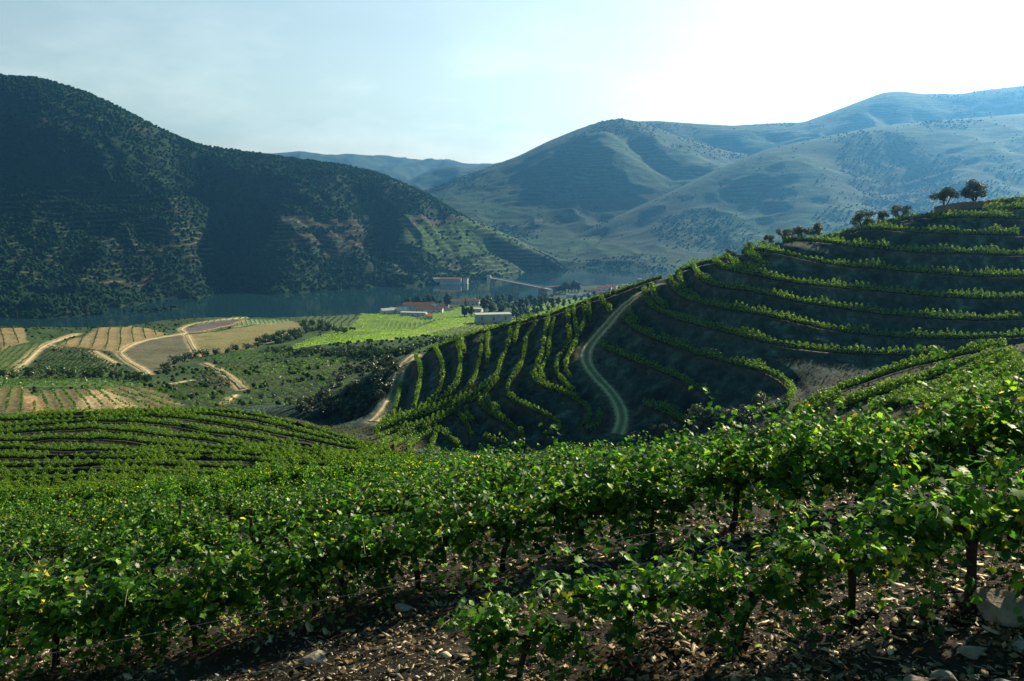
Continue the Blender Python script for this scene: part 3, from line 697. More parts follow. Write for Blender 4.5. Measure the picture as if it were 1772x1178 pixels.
half = [(0,0),(.17,-.13),(.42,-.06),(.40,.16),(.60,.34),(.40,.44),(.36,.68),(.16,.66),(0,1.0)]
LEAF = np.array(half+[(-x, y) for x, y in half[1:-1]][::-1]); LEAFC = np.array([0, .34])
def leaves(P, D, Nn, S, rg):
    """grape leaves: position, direction, normal, size -> verts, tris"""
    D = D/np.linalg.norm(D, axis=1)[:, None]; Nn = Nn-(Nn*D).sum(1)[:, None]*D; Nn /= np.linalg.norm(Nn, axis=1)[:, None]+1e-9; B = np.cross(D, Nn)
    k = len(LEAF); L = np.vstack([LEAF, LEAFC]); n_ = len(P)
    fold = rg.uniform(.05, .35, n_)[:, None]; curl = rg.uniform(-.1, .35, n_)[:, None]
    x = L[None, :, 0]*np.ones((n_, 1)); y = L[None, :, 1]*np.ones((n_, 1)); z = fold*np.abs(x) - curl*y*y
    V = P[:, None]+S[:, None, None]*(x[..., None]*B[:, None]+y[..., None]*D[:, None]+z[..., None]*Nn[:, None])
    base = (np.arange(n_)*(k+1))[:, None, None]; tri = np.array([(i, (i+1) % k, k) for i in range(k)])[None]
    return V.reshape(-1, 3), (base+tri).reshape(-1, 3)
def quads(P, Nn, S, rg, asp=.75):
    n_ = len(P); Nn = Nn/(np.linalg.norm(Nn, axis=1)[:, None]+1e-9); a = rg.normal(size=(n_, 3)); a -= (a*Nn).sum(1)[:, None]*Nn; a /= np.linalg.norm(a, axis=1)[:, None]+1e-9; b = np.cross(Nn, a)
    S = S[:, None]; k = rg.uniform(.1, .4, n_)[:, None]
    V = np.stack([P-a*S*.55, P+b*S*asp*.5+Nn*S*k, P+a*S*.55, P-b*S*asp*.5+Nn*S*k*.6], 1)
    return V.reshape(-1, 3), (np.arange(n_)*4)[:, None]+np.arange(4)[None]
def make_vine(seed, dens=1.0, hgt=1.0):
    """one grapevine as local meshes: woody trunk and arms, green canes, foliage"""
    rg = np.random.default_rng(seed); mb = MB(); x0 = 0; pts = []
    lean = rg.uniform(-.12, .12, 2)
    for i in range(6):
        t = i/5; pts.append((lean[0]*t*1.2+rg.uniform(-.02,.02), lean[1]*t+rg.uniform(-.02,.02), -.15+.72*t))
    mb.tube(pts, [.06,.045,.04,.038,.042,.05], 7); head = Vector(pts[-1])
    for sgn in (-1, 1):
        mb.tube([head, head+Vector((sgn*.22, rg.uniform(-.05,.05), .07)), head+Vector((sgn*.5, rg.uniform(-.08,.08), .10)), head+Vector((sgn*.72, rg.uniform(-.08,.08), .08))], [.035,.026,.02,.013], 6)
    cn = MB(); Pl, Dl, Nl, Sl = [], [], [], []
    for c in range(int(54*dens)):
        s = head+Vector((rg.uniform(-.68,.68), rg.uniform(-.06,.06), rg.uniform(0,.1)))
        hang = rg.random() < .55; L = rg.uniform(.6, 1.0)*hgt*(1.25 if rg.random() < .26 else 1)
        d = (Vector((rg.normal(0,.5), rg.choice([-1,1])*rg.uniform(.3,1.1), rg.uniform(-.2,.5))) if hang else Vector((rg.normal(0,.35), rg.normal(0,.45), 1))).normalized(); p = s.copy(); path = [p.copy()]; steps = 11
        droop = rg.uniform(.25, .5) if hang else rg.uniform(.05, .2)
        for i in range(steps):
            p = p+d*(L/steps); d = (d+Vector((rg.normal(0,.13), rg.normal(0,.13), -droop*(.4+i/steps*1.3)))).normalized(); path.append(p.copy())
            for q in range(2):
                ang = rg.uniform(0, 6.28); out = Vector((math.cos(ang), math.sin(ang), rg.uniform(-.5,.35)))
                pos = p+out*rg.uniform(.02,.09)
                Pl.append(pos); Dl.append((out+Vector((0,0,-.35)))); Nl.append((out*.35+Vector((rg.normal(0,.45), rg.normal(0,.45), .85))))
                Sl.append(rg.uniform(.065,.122)*(1-.45*(i/steps)**2))
        if c % 2 == 0: cn.tube(path[::2]+[path[-1]], [.006]*5+[.004, .003], 3)
    V, Fc = leaves(np.array(Pl), np.array(Dl), np.array(Nl), np.array(Sl), rg)
    return mb, cn, V, Fc
vine_protos = []
for k_ in range(7):
    tb, cb, V, Fc = make_vine(100+k_, 1.0 if k_ < 5 else .7, 1.0 if k_ < 5 else .8)
    a = tb.build('trunk', M_bark, smooth=True); b = cb.build('canes', M_cane); c = mesh_np('foliage', V, Fc, M_vine)
    vine_protos.append([a.data, b.data, c.data])
    for o in (a, b, c): bpy.data.objects.remove(o)
ORD = ['', 'first','second','third','fourth','fifth','sixth','seventh','eighth','ninth','tenth','eleventh','twelfth','thirteenth','fourteenth','fifteenth','sixteenth','seventeenth','eighteenth','nineteenth']
TENS = {20:('twentieth','twenty'),30:('thirtieth','thirty'),40:('fortieth','forty'),50:('fiftieth','fifty'),60:('sixtieth','sixty'),70:('seventieth','seventy'),80:('eightieth','eighty'),90:('ninetieth','ninety')}
def ordn(i):
    if i < 20: return ORD[i]
    t_, r_ = i//10*10, i % 10
    return TENS[t_][0] if r_ == 0 else TENS[t_][1]+'-'+ORD[r_]
def put(parts, name, loc, rz, scl, label, cat, group):
    root = bpy.data.objects.new(name, None); root.location = loc; root.rotation_euler = (0, 0, rz); root.scale = scl if hasattr(scl, '__len__') else (scl,)*3; COL.objects.link(root); root.empty_display_size = .3
    tag(root, label, cat, group)
    for nm, me in parts:
        ch = bpy.data.objects.new(nm, me); COL.objects.link(ch); ch.parent = root
    return root
# foreground rows: distance of each row as a function of u, so rows run across the slope
FR = [7.9, 11.4, 16.4, 20.8, 25.6, 31, 37, 43.5, 51, 59.5]
ROWW = ['row nearest the camera','second row from the camera','third row from the camera','fourth row from the camera','fifth row from the camera','sixth row from the camera','seventh row from the camera']
def row_y(k, u): return FR[k]*(1+.05*np.sin(u*5+k)*min(1, k/3)+(.06*u if k else 0))
def row_visible(k, u):
    if k <= 2: return True
    lim = {3:.75, 4:.5, 5:.36, 6:.22, 7:.13, 8:.05, 9:-.02}[k]
    return u < lim
count = 0; rest_rows = []
M_wireobj = []
for k in range(7):
    u = -.66; vines = []
    while u < .68:
        Yr = float(row_y(k, u)); 
        if row_visible(k, u): vines.append((u*Yr, Yr))
        u += (1.22 if k > 1 else 1.04)/Yr*rng.uniform(.92, 1.08)
    for i, (x, y) in enumerate(vines):
        uu_ = x/y
        if k == 0 and (uu_ < -.12): continue            # the near row starts left of centre in the photo
        if k == 1 and abs(uu_-.40) < .02: continue
        yy = y+rng.uniform(-.12, .12); z = float(zat(x, yy)); s = rng.uniform(.88, 1.14)*(1.1 if k == 1 else 1)
        if k == 0: s *= .84 if uu_ < .3 else 1.08
        pr = vine_protos[int(rng.integers(0, 5)) if not (k == 0) else int(rng.integers(4, 7))]
        if k > 1 and rng.random() < .09: continue
        if k > 1: s *= rng.uniform(.78, 1.12)
        r_ = rng.uniform(-.12,.12)+(math.pi if rng.random() < .5 else 0)
        nm = ordn(i+1) if k else ordn(count+1)
        put([('trunk', pr[0]), ('canes', pr[1]), ('foliage', pr[2])], 'grapevine', (x, yy, z), r_, (s, s*rng.uniform(.9,1.2), s*rng.uniform(.92,1.05)),
            'leafy green grapevine, %s from the left in the %s' % (nm, ROWW[k]), 'grapevine', 'grapevines in the foreground rows')
        count += 1
    # posts and wires
    step = 5; 
    for q, i in enumerate(range(4, len(vines), 11)):
        x, y = vines[i]
        if k == 0 and x/y < -.1: continue
        p_ = MB(); hh = rng.uniform(1.2, 1.45); lx = rng.uniform(-.06,.06)
        p_.tube([(0,0,-.3),(lx*.4,0,hh*.4),(lx,.01,hh)], [.045,.042,.036], 7); o = p_.build('vine_post', M_post); o.location = (x+.55, y, float(zat(x+.55, y)))
        tag(o, 'dark wooden trellis post, %s from the left in the %s' % (ordn(q+1), ROWW[k]), 'post', 'trellis posts in the foreground rows')
    if k < 3:
        for hh, hw in ((.55, 'lower'), (1.15, 'upper')):
            m_ = MB(); P = [(x, y, float(zat(x, y))+hh) for x, y in vines[::3]]; m_.tube(P, .002 if k < 2 else .003, 4)
            tag(m_.build('trellis_wire', M_wire), 'thin %s trellis wire of the %s' % (hw, ROWW[k]), 'wire', 'trellis wires')
# ------------------------------------------------------------------ vine rows farther off, one object each
def row_mesh(P, lsize, dens, h, wdt, rg, gap=.12, base=.3, uvis=None):
    L = len(P); seg = np.linalg.norm(np.diff(P, axis=0), axis=1); tot = seg.sum(); cl = np.r_[0, np.cumsum(seg)]
    n_ = int(tot*dens); s = rg.uniform(0, tot, n_)
    ph = rg.uniform(0, 100); bush = .5+.5*np.cos((s/1.25+ph)*2*np.pi+2*(vnoise(s/4, s*0, 3)-.5))   # plants along the row
    vig = vnoise(s/2.6+ph, s*0+ph, 4); holes = vnoise(s/5+ph*2, s*0, 9)
    keep = (rg.random(n_) < .50+.5*bush) & (holes > gap*1.3)
    s = s[keep]; bush = bush[keep]; vig = vig[keep]; n_ = len(s)
    pos = np.stack([np.interp(s, cl, P[:, c]) for c in range(3)], 1); i = np.clip(np.searchsorted(cl, s)-1, 0, L-2); T = (P[i+1]-P[i]); T /= np.linalg.norm(T, axis=1)[:, None]+1e-9
    Sd = np.stack([-T[:, 1], T[:, 0], 0*T[:, 0]], 1)
    a = rg.uniform(0, 2*np.pi, n_); r = np.sqrt(rg.uniform(.25, 1, n_))
    amp = (.62+.45*bush)*(.55+.95*vig)
    off = np.cos(a)*r*wdt*.5*amp; zz = base+(h-base)*(.5+.5*np.sin(a)*r)*amp
    x = pos[:, 0]+Sd[:, 0]*off; y = pos[:, 1]+Sd[:, 1]*off; z = zat(x, y)*.5+pos[:, 2]*.5+zz
    Nn = Sd*np.cos(a)[:, None]+np.array([0, 0, 1.0])*(np.sin(a)[:, None]+.35)+rg.normal(0, .55, (n_, 3))
    return quads(np.stack([x, y, z], 1), Nn, lsize*rg.uniform(.7, 1.35, n_), rg)
def add_rows(LN, name_lab, group, lsz, dens, h, w, mat, gap=.12, order=None):
    idxs = sorted(range(len(LN)), key=order or (lambda i: LN[i][:, 0].mean()/LN[i][:, 1].mean()))
    for n_, i in enumerate(idxs):
        P = LN[i]
        if len(P) < 4: continue
        Y = P[:, 1].mean()
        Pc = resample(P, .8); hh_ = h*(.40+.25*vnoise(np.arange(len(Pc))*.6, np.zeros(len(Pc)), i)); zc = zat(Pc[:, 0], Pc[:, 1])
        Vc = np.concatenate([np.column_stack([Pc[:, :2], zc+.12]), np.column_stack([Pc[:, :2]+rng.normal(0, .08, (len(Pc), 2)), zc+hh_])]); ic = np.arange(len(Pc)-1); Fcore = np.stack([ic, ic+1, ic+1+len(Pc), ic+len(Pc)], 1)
        V, Fc = row_mesh(P, lsz*Y/200, dens*200/Y if Y < 200 else dens, h, w, np.random.default_rng(500+i), gap)
        if len(Fc) == 0: continue
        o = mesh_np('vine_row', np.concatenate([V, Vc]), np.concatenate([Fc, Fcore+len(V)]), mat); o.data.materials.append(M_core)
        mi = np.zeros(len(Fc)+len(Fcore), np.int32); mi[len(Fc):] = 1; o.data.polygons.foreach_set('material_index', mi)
        tag(o, name_lab % ordn(n_+1), 'vine row', group)
LZ = lambda LN: (lambda i: -LN[i][:, 2].mean())
for k in range(7, 10):
    us = np.arange(-.66, {7:.14, 8:.06, 9:0}[k], .015); Yr = row_y(k, us); rest_rows.append(np.stack([us*Yr, Yr, zat(us*Yr, Yr)], 1))
rest_rows = [resample(p, 1.0) for p in rest_rows]
add_rows(rest_rows, 'dense leafy vine row behind the foreground vines, %s away from the camera', 'vine rows behind the foreground vines', .42, 120, 1.45, 1.0, M_vine, .03, lambda i: rest_rows[i][:, 1].mean())
add_rows(LL, 'sunlit vine row sweeping across the left hillside, %s down from its far crest', 'vine rows on the left hillside', .24, 150, 1.3, .95, M_vine_far, .05, lambda i: -LL[i][:, 1].mean())
add_rows(LC, 'vine row on the steep terraced hill right of the track, %s down', 'terrace vine rows right of the track', .27, 125, 1.9, 1.2, M_vine_far, .0, LZ(LC))
add_rows(LB, 'curving vine row on the terraces left of the dirt track, %s from the left', 'terrace vine rows left of the track', .25, 120, 1.8, 1.0, M_vine_far, .0)
add_rows(LD, 'vine row on the near slope at the right edge, %s from its far side', 'vine rows on the near right slope', .4, 110, 1.25, 1.0, M_vine_far, .08, lambda i: -LD[i][:, 1].mean())
# extra, hidden-seam rows on the near right slope filling towards the foreground
# ------------------------------------------------------------------ vine rows of the valley fields: far beyond counting, one object
def field_rows(f, y0):
    Wp = np.array(poly(f[1], y0, 1700)); (a, b) = f[4]; A_ = cast(*a, y0, 1700)[:2]; B_ = cast(*b, y0, 1700)[:2]
    d = (B_-A_)/np.linalg.norm(B_-A_); nrm = np.array([-d[1], d[0]]); c = Wp.mean(0)
    q = (Wp-c)@nrm; l = (Wp-c)@d; out = []
    for o_ in np.arange(q.min(), q.max(), f[5]):
        ls = np.arange(l.min(), l.max(), 1.6); bend = 4*np.sin(ls/60)
        p = c+nrm*(o_)+ls[:, None]*d+bend[:, None]*nrm; k = inpoly(p[:, 0], p[:, 1], Wp); p = p[k]
        if len(p): out.append(p)
    return np.concatenate(out)
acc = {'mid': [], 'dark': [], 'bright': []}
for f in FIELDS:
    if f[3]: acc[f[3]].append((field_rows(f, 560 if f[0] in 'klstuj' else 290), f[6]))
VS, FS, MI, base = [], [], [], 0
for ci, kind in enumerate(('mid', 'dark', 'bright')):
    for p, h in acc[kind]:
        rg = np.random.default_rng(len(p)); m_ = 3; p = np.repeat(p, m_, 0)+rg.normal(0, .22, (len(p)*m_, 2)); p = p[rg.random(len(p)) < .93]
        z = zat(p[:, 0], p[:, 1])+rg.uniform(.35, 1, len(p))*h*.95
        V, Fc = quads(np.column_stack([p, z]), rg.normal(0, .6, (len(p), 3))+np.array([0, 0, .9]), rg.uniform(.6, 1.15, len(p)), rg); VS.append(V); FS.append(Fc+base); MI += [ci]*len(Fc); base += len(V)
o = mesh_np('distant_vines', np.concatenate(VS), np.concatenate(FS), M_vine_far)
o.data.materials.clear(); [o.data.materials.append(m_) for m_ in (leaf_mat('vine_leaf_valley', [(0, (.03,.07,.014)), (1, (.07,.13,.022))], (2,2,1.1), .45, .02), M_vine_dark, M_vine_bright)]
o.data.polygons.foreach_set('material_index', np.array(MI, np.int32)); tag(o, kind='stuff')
# ------------------------------------------------------------------ trees
def make_tree(seed, shape='olive', nleaf=1500, ls=.30):
    rg = np.random.default_rng(seed); mb = MB(); blobs = []
    if shape == 'olive':
        nb = 3+seed % 2; H = 1.0
        for b in range(nb):
            an = b*2*math.pi/nb+rg.uniform(-.4,.4); r_ = rg.uniform(.9, 1.4)
            e_ = (math.cos(an)*r_, math.sin(an)*r_, rg.uniform(2.2, 3.4)); mb.tube([(0,0,-.4),(0.05,0,.7),(e_[0]*.4,e_[1]*.4,1.5),e_], [.28,.22,.14,.06], 7)
            for q in range(3): blobs.append((e_[0]*1.15+rg.normal(0,.6), e_[1]*1.15+rg.normal(0,.6), e_[2]+rg.uniform(-1.1,.9), rg.uniform(.6,1.15)))
        blobs.append((0,0,3.6,1.0))
    elif shape == 'bush':
        for b in range(5):
            an = rg.uniform(0,6.28); r_ = rg.uniform(.3,1.1); e_ = (math.cos(an)*r_, math.sin(an)*r_, rg.uniform(.8,1.7)); mb.tube([(0,0,-.3),(e_[0]*.5,e_[1]*.5,.5),e_], [.14,.09,.04], 6)
            for q in range(3): blobs.append((e_[0]*1.2+rg.normal(0,.3), e_[1]*1.2+rg.normal(0,.3), e_[2]+rg.uniform(-.6,.5), rg.uniform(.45,.85)))
    elif shape == 'broad':
        mb.tube([(0,0,-.5),(.1,0,2.5),(0,.1,6)], [.5,.38,.2], 8)
        for b in range(16):
            an = rg.uniform(0,6.28); r_ = rg.uniform(.4,3.2); zz = rg.uniform(2.4,9); r_ *= 1-abs(zz-5)/8; e_ = (math.cos(an)*r_, math.sin(an)*r_, zz)
            mb.tube([(0,0,min(zz*.6,4)), e_], [.14,.04], 5); blobs.append(e_+(rg.uniform(1.0,1.8),))
    elif shape == 'slim':
        mb.tube([(0,0,-.5),(0,0,4),(.1,0,9)], [.22,.15,.04], 7)
        for b in range(13):
            zz = .8+b*.72; blobs.append((rg.normal(0,.22), rg.normal(0,.22), zz, .95*math.sin(min(1,(b+2)/8)*1.57)*(1-.6*max(0,(b-6)/7))))
    P, Nn = [], []
    tot = sum(b[3]**2 for b in blobs)
    for b in blobs:
        n_ = int(nleaf*b[3]**2/tot); v = rg.normal(size=(n_, 3)); v /= np.linalg.norm(v, axis=1)[:, None]; r_ = b[3]*(rg.uniform(.15, 1, n_)**.5)*rg.uniform(.8,1.15,n_)
        P.append(np.array(b[:3])+v*r_[:, None]*np.array([1,1,.8])); Nn.append(v+rg.normal(0,.5,(n_,3))+np.array([0,0,.3]))
    P = np.concatenate(P); Nn = np.concatenate(Nn); return mb, quads(P, Nn, ls*rg.uniform(.6,1.3,len(P)), rg, .6)
TREES = {}
def protos(key, shape, n, mat, nleaf, ls, s0):
    L = []
    for i in range(n):
        mb, (V, Fc) = make_tree(s0+i, shape, nleaf, ls); a = mb.build('trunk', M_bark, smooth=True); c = mesh_np('crown', V, Fc, mat)
        L.append([('trunk', a.data), ('crown', c.data)]); bpy.data.objects.remove(a); bpy.data.objects.remove(c)
    TREES[key] = L
protos('olive', 'olive', 5, M_olive, 2600, .27, 10); protos('bush', 'bush', 4, M_olive, 3200, .22, 30); protos('far', 'bush', 4, M_dark_tree, 420, .42, 60)
protos('farolive', 'bush', 4, M_olive, 420, .42, 70)
protos('broad', 'broad', 3, M_dark_tree, 3200, .6, 40); protos('slim', 'slim', 2, M_dark_tree, 900, .42, 50)
def tree(key, P, s, label, cat, group, name='tree', sink=.1):
    pr = TREES[key][int(rng.integers(0, len(TREES[key])))]
    ss = s*rng.uniform(.93, 1.07); return put(pr, name, (float(P[0]), float(P[1]), float(P[2])-sink), rng.uniform(0, 6.28), (ss*rng.uniform(.9,1.1), ss*rng.uniform(.9,1.1), ss), label, cat, group)
def on(px, py, y0, y1):
    p = cast(px, py, y0, y1); return (p[0], p[1], float(zat(p[0], p[1])))
# the olives along the ridge of the terraced hill
RID = [(1263,442,.62,'tiny dark olive bush, lowest of the line of trees down the ridge'),(1296,434,.62,'low flat olive bush, second from the lower end of the ridge line'),(1327,425,.72,'small round olive, third from the lower end of the ridge line'),
 (1357,417,.75,'small olive leaning into its neighbour, fourth from the lower end of the ridge line'),(1385,411,.9,'olive in the middle of the close group of three on the ridge'),(1412,406,1.0,'largest olive of the close group of three on the ridge'),
 (1493,390,1.25,'broad bushy olive whose crown hangs low over the ridge vines'),(1530,382,.95,'round olive between two others, below the stone wall'),(1557,376,.95,'olive with a clear trunk, just left of the low rubble wall'),
 (1634,364,1.35,'tall olive with twin crowns at the left corner of the stone wall'),(1685,354,1.5,'highest and widest olive, standing on the stone wall by the skyline vines')]
for px, py, s, lab in RID:
    u, e = ue(px, py); vs = np.arange(math.log(185), math.log(250), .002); ee = bil(ZG/YG, UG, VG, np.full(vs.shape, float(u)), vs)
    i = int(np.argmax(ee)); Y = math.exp(vs[i])+1.2; x = float(u)*Y; zz = min(float(zat(x, Y)), float(e)*Y) if px < 1600 else float(zat(x, Y))
    pr = TREES['olive'][RID.index((px,py,s,lab)) % 5]
    put(pr, 'olive_tree', (x, Y, zz-.15), rng.uniform(0,6.28), (s*.98, s*.98, s*1.02), lab, 'olive tree', 'olive trees along the ridge')
for px, py, s, lab in [(1243,745,2.1,'big round dark bush at the foot of the terraces'),(1288,746,1.6,'lower right-hand bush joined to the big round one at the terrace foot'),(1318,704,1.2,'small pale bush inside the bend of the lowest vine row'),
   (1135,752,1.2,'low scrubby bush beside the lower end of the dirt track'),(1162,757,1.2,'scrubby bush just right of the one beside the track end'),(1105,760,.8,'small bush touching the end of the shaded track')]:
    P = on(px, py, 112, 200); tree('bush', P, s*1.15, lab, 'bush', 'bushes at the foot of the terraces', 'bush', .3)
# valley trees
def rowoftrees(L, s, key, lab, group, y0, y1, name='tree', cat='tree', j=1.5):
    for i, (a, b) in enumerate(sorted(L)):
        P = on(a, b, y0, y1); tree(key, P, s*rng.uniform(.8,1.25), lab % ordn(i+1), cat, group, name)
rowoftrees([(5,652),(22,652),(52,652),(88,652),(120,652),(149,652),(176,652),(203,654),(222,656),(238,658),(255,660)], 1.75, 'far', 'round dark tree in the line below the left fields, %s from the left', 'trees lining the valley track', 300, 600)
rowoftrees([(288,637),(303,630),(318,626),(333,620),(352,617),(373,613),(394,610),(408,607),(428,604),(446,600)], 2.0, 'far', 'dark round tree along the lower edge of the brown field, %s from the left', 'trees below the brown field', 300, 800)
rowoftrees([(452,596),(462,592),(472,590),(483,587),(494,584),(505,580),(517,578),(530,576),(543,573),(555,570),(566,566),(527,566),(541,562),(556,561),(570,571),(583,575),(597,576),(610,572),(512,586),(500,590),(480,594)], 2.3, 'far', 'dark olive tree in the belt beside the brown field, %s from the left', 'tree belt beside the brown field', 400, 1100)
L_ = [(x, 612-abs(x-600)*.012+3*math.sin(x)) for x in range(462, 712, 8)]+[(x, 616-(x-600)*.02+3*math.cos(x)) for x in range(560, 706, 10)]+[(715,605),(726,601),(738,598),(750,594)]
rowoftrees(L_, 1.55, 'far', 'dark bush in the hedge below the bright green fields, %s from the left', 'hedge below the bright fields', 290, 620, 'bush', 'bush')
rowoftrees([(752,590),(764,589),(776,590),(788,586),(800,588),(812,582),(830,577),(845,575)], 1.3, 'far', 'dark bush on the field edge behind the vine ridge, %s from the left', 'bushes behind the vine ridge', 290, 800, 'bush', 'bush')
RAV = []
while len(RAV) < 74:
    a, b = rng.uniform(520, 700), rng.uniform(622, 738)
    if inpoly(np.array([a]), np.array([b]), [(598,640),(640,622),(700,618),(690,640),(676,668),(662,700),(640,728),(600,738),(555,728),(520,716),(535,690),(575,668)])[0]: RAV.append((a, b))
rowoftrees(RAV, 1.25, 'farolive', 'grey-green olive in the dark ravine left of the shaded track, %s from the left', 'olive trees in the ravine', 212, 520, 'olive_tree', 'olive tree')
rowoftrees([(350+i*9+rng.uniform(-4,4), 655+rng.uniform(-9,9)) for i in range(5)]+[(432+i*22, 682+i*4+rng.uniform(-5,5)) for i in range(5)]+[(330,690),(345,700),(370,690),(420,700),(300,662),(275,664)], .8, 'farolive', 'small shrub on the dark slopes around the winding valley track, %s from the left', 'shrubs by the winding valley track', 215, 620, 'shrub', 'shrub')
big = [('broad',(775,533),2.3,'huge dark green tree standing right of the red-roofed farm barn'),('broad',(762,534),1.3,'smaller dark tree tucked against the left of the huge one'),('broad',(804,548),1.7,'dark pointed tree between the farm slope and the white building'),('broad',(815,547),1.3,'dark tree leaning over the roof of the small white shed'),
       ('slim',(806,532),1.6,'thin dark cypress behind the pointed tree'),('slim',(826,524),1.5,'left of the twin cypresses by the river trees'),('slim',(831,524),1.6,'right of the twin cypresses by the river trees')]
for key, (a, b), s, lab in big: tree(key, on(a, b, 700, 1700), s, lab, 'tree', 'large trees round the farm', 'tree', .5)
rowoftrees([(688+i*9, 524+.5*math.sin(i)) for i in range(8)], 1.4, 'broad', 'dark riverside tree behind the farm barn, %s from the left', 'riverside trees behind the barn', 1000, 1560)
rowoftrees([(838,540),(846,534),(853,540),(862,532),(870,526),(872,538),(880,534),(888,540),(893,531),(902,536),(911,533),(918,529),(926,534),(935,533),(944,528),(955,535),(966,530),(976,532),(860,522),(850,545),(866,543),(884,526),(908,527),(835,533)], 1.5, 'broad', 'dark tree in the riverside grove beyond the white building, %s from the left', 'riverside grove', 700, 1640)
rowoftrees([(888,548),(900,549),(912,547),(924,545),(936,541),(948,540),(905,544),(985,527),(996,524),(1006,521),(1018,517),(1028,514),(894,552),(918,549),(930,546)], 1.0, 'broad', 'dark bush in the belt above the terrace ridge, %s from the left', 'bushes above the terrace ridge', 700, 1650)
rowoftrees([(962+i*5.5, 507-.3*i) for i in range(8)], 1.9, 'broad', 'tall hazy poplar by the river beside the bridge, %s from the left', 'poplars by the bridge', 1300, 1760, 'poplar')
rowoftrees([(945,514),(955,516),(990,511),(1002,512),(1012,508),(1055,506),(1072,502)], .6, 'broad', 'small tree among the village houses, %s from the left', 'village trees', 1100, 1860)
# woodland of the mountain across the river: one mass
ico = [(0,0,1)]+[(math.cos(k*1.2566)*.894, math.sin(k*1.2566)*.894, .447) for k in range(5)]+[(math.cos(k*1.2566+.628)*.894, math.sin(k*1.2566+.628)*.894, -.447) for k in range(5)]
icf = [(0,k+1,(k+1) % 5+1) for k in range(5)]+[(k+1,k+6,(k+1) % 5+1) for k in range(5)]+[((k+1) % 5+1,k+6,(k+1) % 5+6) for k in range(5)]
ico = np.array(ico); icf = np.array(icf)
def blob_mass(P, S, rg):
    n_ = len(P); V = P[:, None]+S[:, None, None]*(ico[None]*rg.uniform(.6, 1.3, (n_, len(ico), 1)))*np.array([1,1,.85]); return V.reshape(-1, 3), ((np.arange(n_)*len(ico))[:, None, None]+icf[None]).reshape(-1, 3)
def woods(M_, n_, prob, s0, s1, name, mat, seed):
    rg = np.random.default_rng(seed); X, Y, Z = M_.X, M_.Y, M_.Z
    ar = np.abs(np.gradient(X, axis=1)*np.gradient(Y, axis=0)); pr = (ar*prob); pr[M_.tt > M_.K-.85] = 0
    pr = np.clip(pr, 0, None).ravel(); pr /= pr.sum(); k = rg.choice(pr.size, n_, p=pr); j, i = np.unravel_index(k, X.shape)
    j = np.clip(j, 0, X.shape[0]-2); i = np.clip(i, 0, X.shape[1]-2); a, b = rg.random(n_), rg.random(n_)
    def il(A_): return (A_[j, i]*(1-a)+A_[j, i+1]*a)*(1-b)+(A_[j+1, i]*(1-a)+A_[j+1, i+1]*a)*b
    S = rg.uniform(s0, s1, n_); P = np.stack([il(X), il(Y), il(Z)+S*.45], 1); V, Fc = blob_mass(P, S, rg); o = mesh_np(name, V, Fc, mat); tag(o, kind='stuff'); return o
M_wood = leaf_mat('distant_wood_leaf', [(0, (.007,.022,.010)), (.6, (.012,.034,.014)), (1, (.022,.048,.02))], (1,1.1,.8), .1, .0)
ca = np.ones(mtL.X.shape); col = np.empty(0)
at = mtL.o.data.color_attributes['col'].data; buf = np.empty(len(at)*4, np.float32); at.foreach_get('color', buf); cL = buf.reshape(mtL.X.shape+(4,))[..., :3]
dark = (cL[..., 1] < .05) & (cL[..., 0] < .04)
pxL, pyL = pxy(mtL.X, mtL.Y, mtL.Z); clump = np.clip(.5+1.6*fbm(mtL.X/70, mtL.Y/70, 3, 77), .05, 1)
prob = np.where(dark, .55+.6*clump, .09)*np.where(mtL.Z < -200, 0, 1)
woods(mtL, 30000, prob, 1.5, 4.4, 'far_woodland', M_wood, 5)
for M_, n_, sd_ in ((mt1, 5000, 8), (mt3, 7000, 9), (mt4, 4000, 10)):
    cl_ = np.clip(fbm(M_.X/260, M_.Y/260, 4, sd_)*3.2+.12, .02, 1); woods(M_, n_, cl_, 1.5, 4.0, 'far_woodland', M_wood, sd_)
